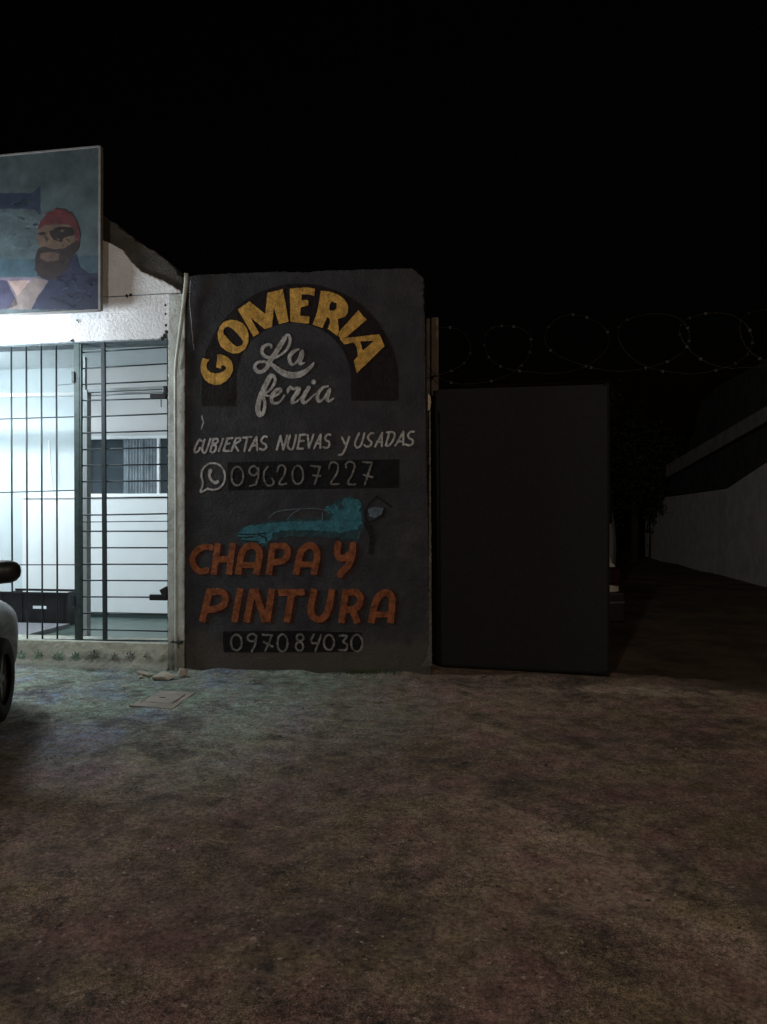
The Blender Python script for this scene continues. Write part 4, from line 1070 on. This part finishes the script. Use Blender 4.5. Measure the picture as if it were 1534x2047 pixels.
def tree(base, h, rad, label, seed, tr_r):
    rnd = random.Random(seed)
    t = tag(empty('tree', base), label, 'tree')
    pts = [Vector((0,0,-.1)), Vector((.03,0,h*.25)), Vector((-.02,.03,h*.5)), Vector((.05,0,h*.8))]
    tk = MB().tube(pts, [tr_r*1.2, tr_r, tr_r*.8, tr_r*.4], 8)
    for k in range(6):
        a = rnd.uniform(0, 6.28); s = pts[2].lerp(pts[3], rnd.random()*.8)
        tk.tube([s, s + Vector((math.cos(a)*rad[0]*.4, math.sin(a)*rad[1]*.4, rad[2]*.2)), s + Vector((math.cos(a)*rad[0]*.75, math.sin(a)*rad[1]*.75, rad[2]*.5))], [tr_r*.45, tr_r*.3, tr_r*.12], 6)
    tk.build('trunk', M['bark'], t, smooth=True)
    tag(blade_cloud(5200, Vector((0, 0, h*.72)), rad, .16, seed, .55).build('crown', M['leaf'], t))
    return t
tb = ground_at(1324, 1117); tree(tb, 4.2, (1.0, 1.0, 1.25), 'small dark tree with drooping crown against the pale house wall', 3, .055)
tb = ground_at(1307, 1117); tree(tb + Vector((0, .4, 0)), 3.8, (.9, .9, 1.0), 'thin trunked tree left of the drooping one in the yard', 5, .065)
tb = ground_at(1268, 1122); tree(tb, 5.0, (1.1, 1.1, 1.6), 'dense dark tree nearest the gate edge in the yard', 8, .12)

# ------------------------------------------------------------------ small things on the ground
def stone(px, py, sx_, sy_, sz_, seed, label, rz=0.0, cat='rubble'):
    rnd = random.Random(seed); p = ground_at(px, py); sx_ *= 1.2; sy_ *= 1.15; sz_ *= 1.3
    import bmesh
    bm = bmesh.new()
    for k in range(26):
        d = Vector((rnd.gauss(0, 1), rnd.gauss(0, 1), rnd.gauss(0, 1))).normalized() * rnd.uniform(.75, 1.1)
        bm.verts.new((d.x*sx_, d.y*sy_, max(d.z*sz_, -sz_*.3)))
    h_ = bmesh.ops.convex_hull(bm, input=bm.verts)
    bmesh.ops.delete(bm, geom=[g_ for g_ in h_['geom_interior'] if isinstance(g_, bmesh.types.BMVert)], context='VERTS')
    me = bpy.data.meshes.new('stone'); bm.to_mesh(me); bm.free(); me.materials.append(M['rubble'])
    o = bpy.data.objects.new('stone', me); COL.objects.link(o); o.location = (p.x, p.y, sz_*.3 + .004); o.rotation_euler = (0, 0, rz)
    return tag(o, label, cat, 'broken concrete lumps at the foot of the drain pipe')
stone(325, 1357, .125, .06, .034, 1, 'largest flat slab of broken concrete below the drain pipe', .1)
stone(366, 1352, .042, .04, .050, 2, 'rounded lump of concrete right of the drain pipe foot')
stone(297, 1353, .040, .020, .020, 3, 'upright pale shard of concrete left of the large flat slab', .4)
stone(281, 1356, .035, .020, .014, 4, 'small pale shard at the left end of the rubble')
stone(285, 1349, .060, .03, .024, 6, 'dark lump of concrete against the sill behind the shards', .2)

hp = [ground_at(*p) for p in ((258, 1413), (345, 1420), (391, 1387), (322, 1384))]
lp = [ground_at(*p) for p in ((282, 1406.5), (345, 1409.5), (370, 1391.5), (301, 1394.5))]
hat = tag(empty('access_cover', hp[0]), 'square concrete inspection cover set in the ground before the pillar', 'access cover')
def quad_slab(ps, z0, z1, o):
    q = [p - o for p in ps]
    return [(p.x, p.y, z0) for p in q] + [(p.x, p.y, z1) for p in q], [(0,3,2,1),(4,5,6,7),(0,1,5,4),(1,2,6,5),(2,3,7,6),(3,0,4,7)]
o_ = hp[0]
# frame ring of four strips round the lid
def shrink(ps, k):
    c = sum(ps, Vector((0,0,0)))/4; return [c + (p-c)*k for p in ps]
ringo, ringi = hp, shrink(lp, 1.07)
mb = MB()
for i in range(4):
    j = (i+1) % 4
    v, f = quad_slab([ringo[i], ringo[j], ringi[j], ringi[i]], .0, .013, o_); mb.add(v, f)
mb.build('frame', M['hatch'], hat)
v, f = quad_slab(ringi, -.01, .006, o_); MB().add(v, f).build('gap', M['gap'], hat)
v, f = quad_slab(lp, .0, .015, o_); lid = MB().add(v, f).build('lid', M['hatch'], hat, bevel=.006)
c = ground_at(325, 1398) - o_; MB().box((c.x-.025, c.y-.008, .012), (c.x+.025, c.y+.008, .0175)).build('handle_slot', M['gap'], lid)

# little stones and grit, weeds at the wall foot
rnd = random.Random(12); g = MB()
for i in range(420):
    x = rnd.uniform(-3.2, 3.4); y = -abs(rnd.gauss(0, 1.5)) - .03 if rnd.random() < .6 else rnd.uniform(-5, -.2)
    s = rnd.uniform(.002, .006); z = .010
    pts = [(x + s*rnd.uniform(.6,1.2)*math.cos(a), y + s*rnd.uniform(.6,1.2)*math.sin(a), z-.01) for a in (0, 1.3, 2.5, 3.8, 5.0)]
    g.add(pts + [(x, y, z + s*.6)], [(0,1,5),(1,2,5),(2,3,5),(3,4,5),(4,0,5)])
tag(g.build('grit', M['grit']), 'grit and crumbs of concrete scattered over the apron', 'gravel', kind='stuff')
w_ = MB()
for i in range(420):
    px = rnd.gauss(745, 38); x = F0.at(px, 1345)[0]; y = -.03 - abs(rnd.gauss(0, .03)); l = rnd.uniform(.015, .06); a = rnd.uniform(0, 6.28)
    dx, dy = math.cos(a)*l*.6, math.sin(a)*l*.6
    w_.add([(x-.003, y, .01), (x+.003, y, .01), (x+dx, y+dy*.6, .015+l)], [(0,1,2)])
tag(w_.build('weeds', M['weed']), 'low dark weeds along the foot of the painted wall', 'weeds', kind='stuff')
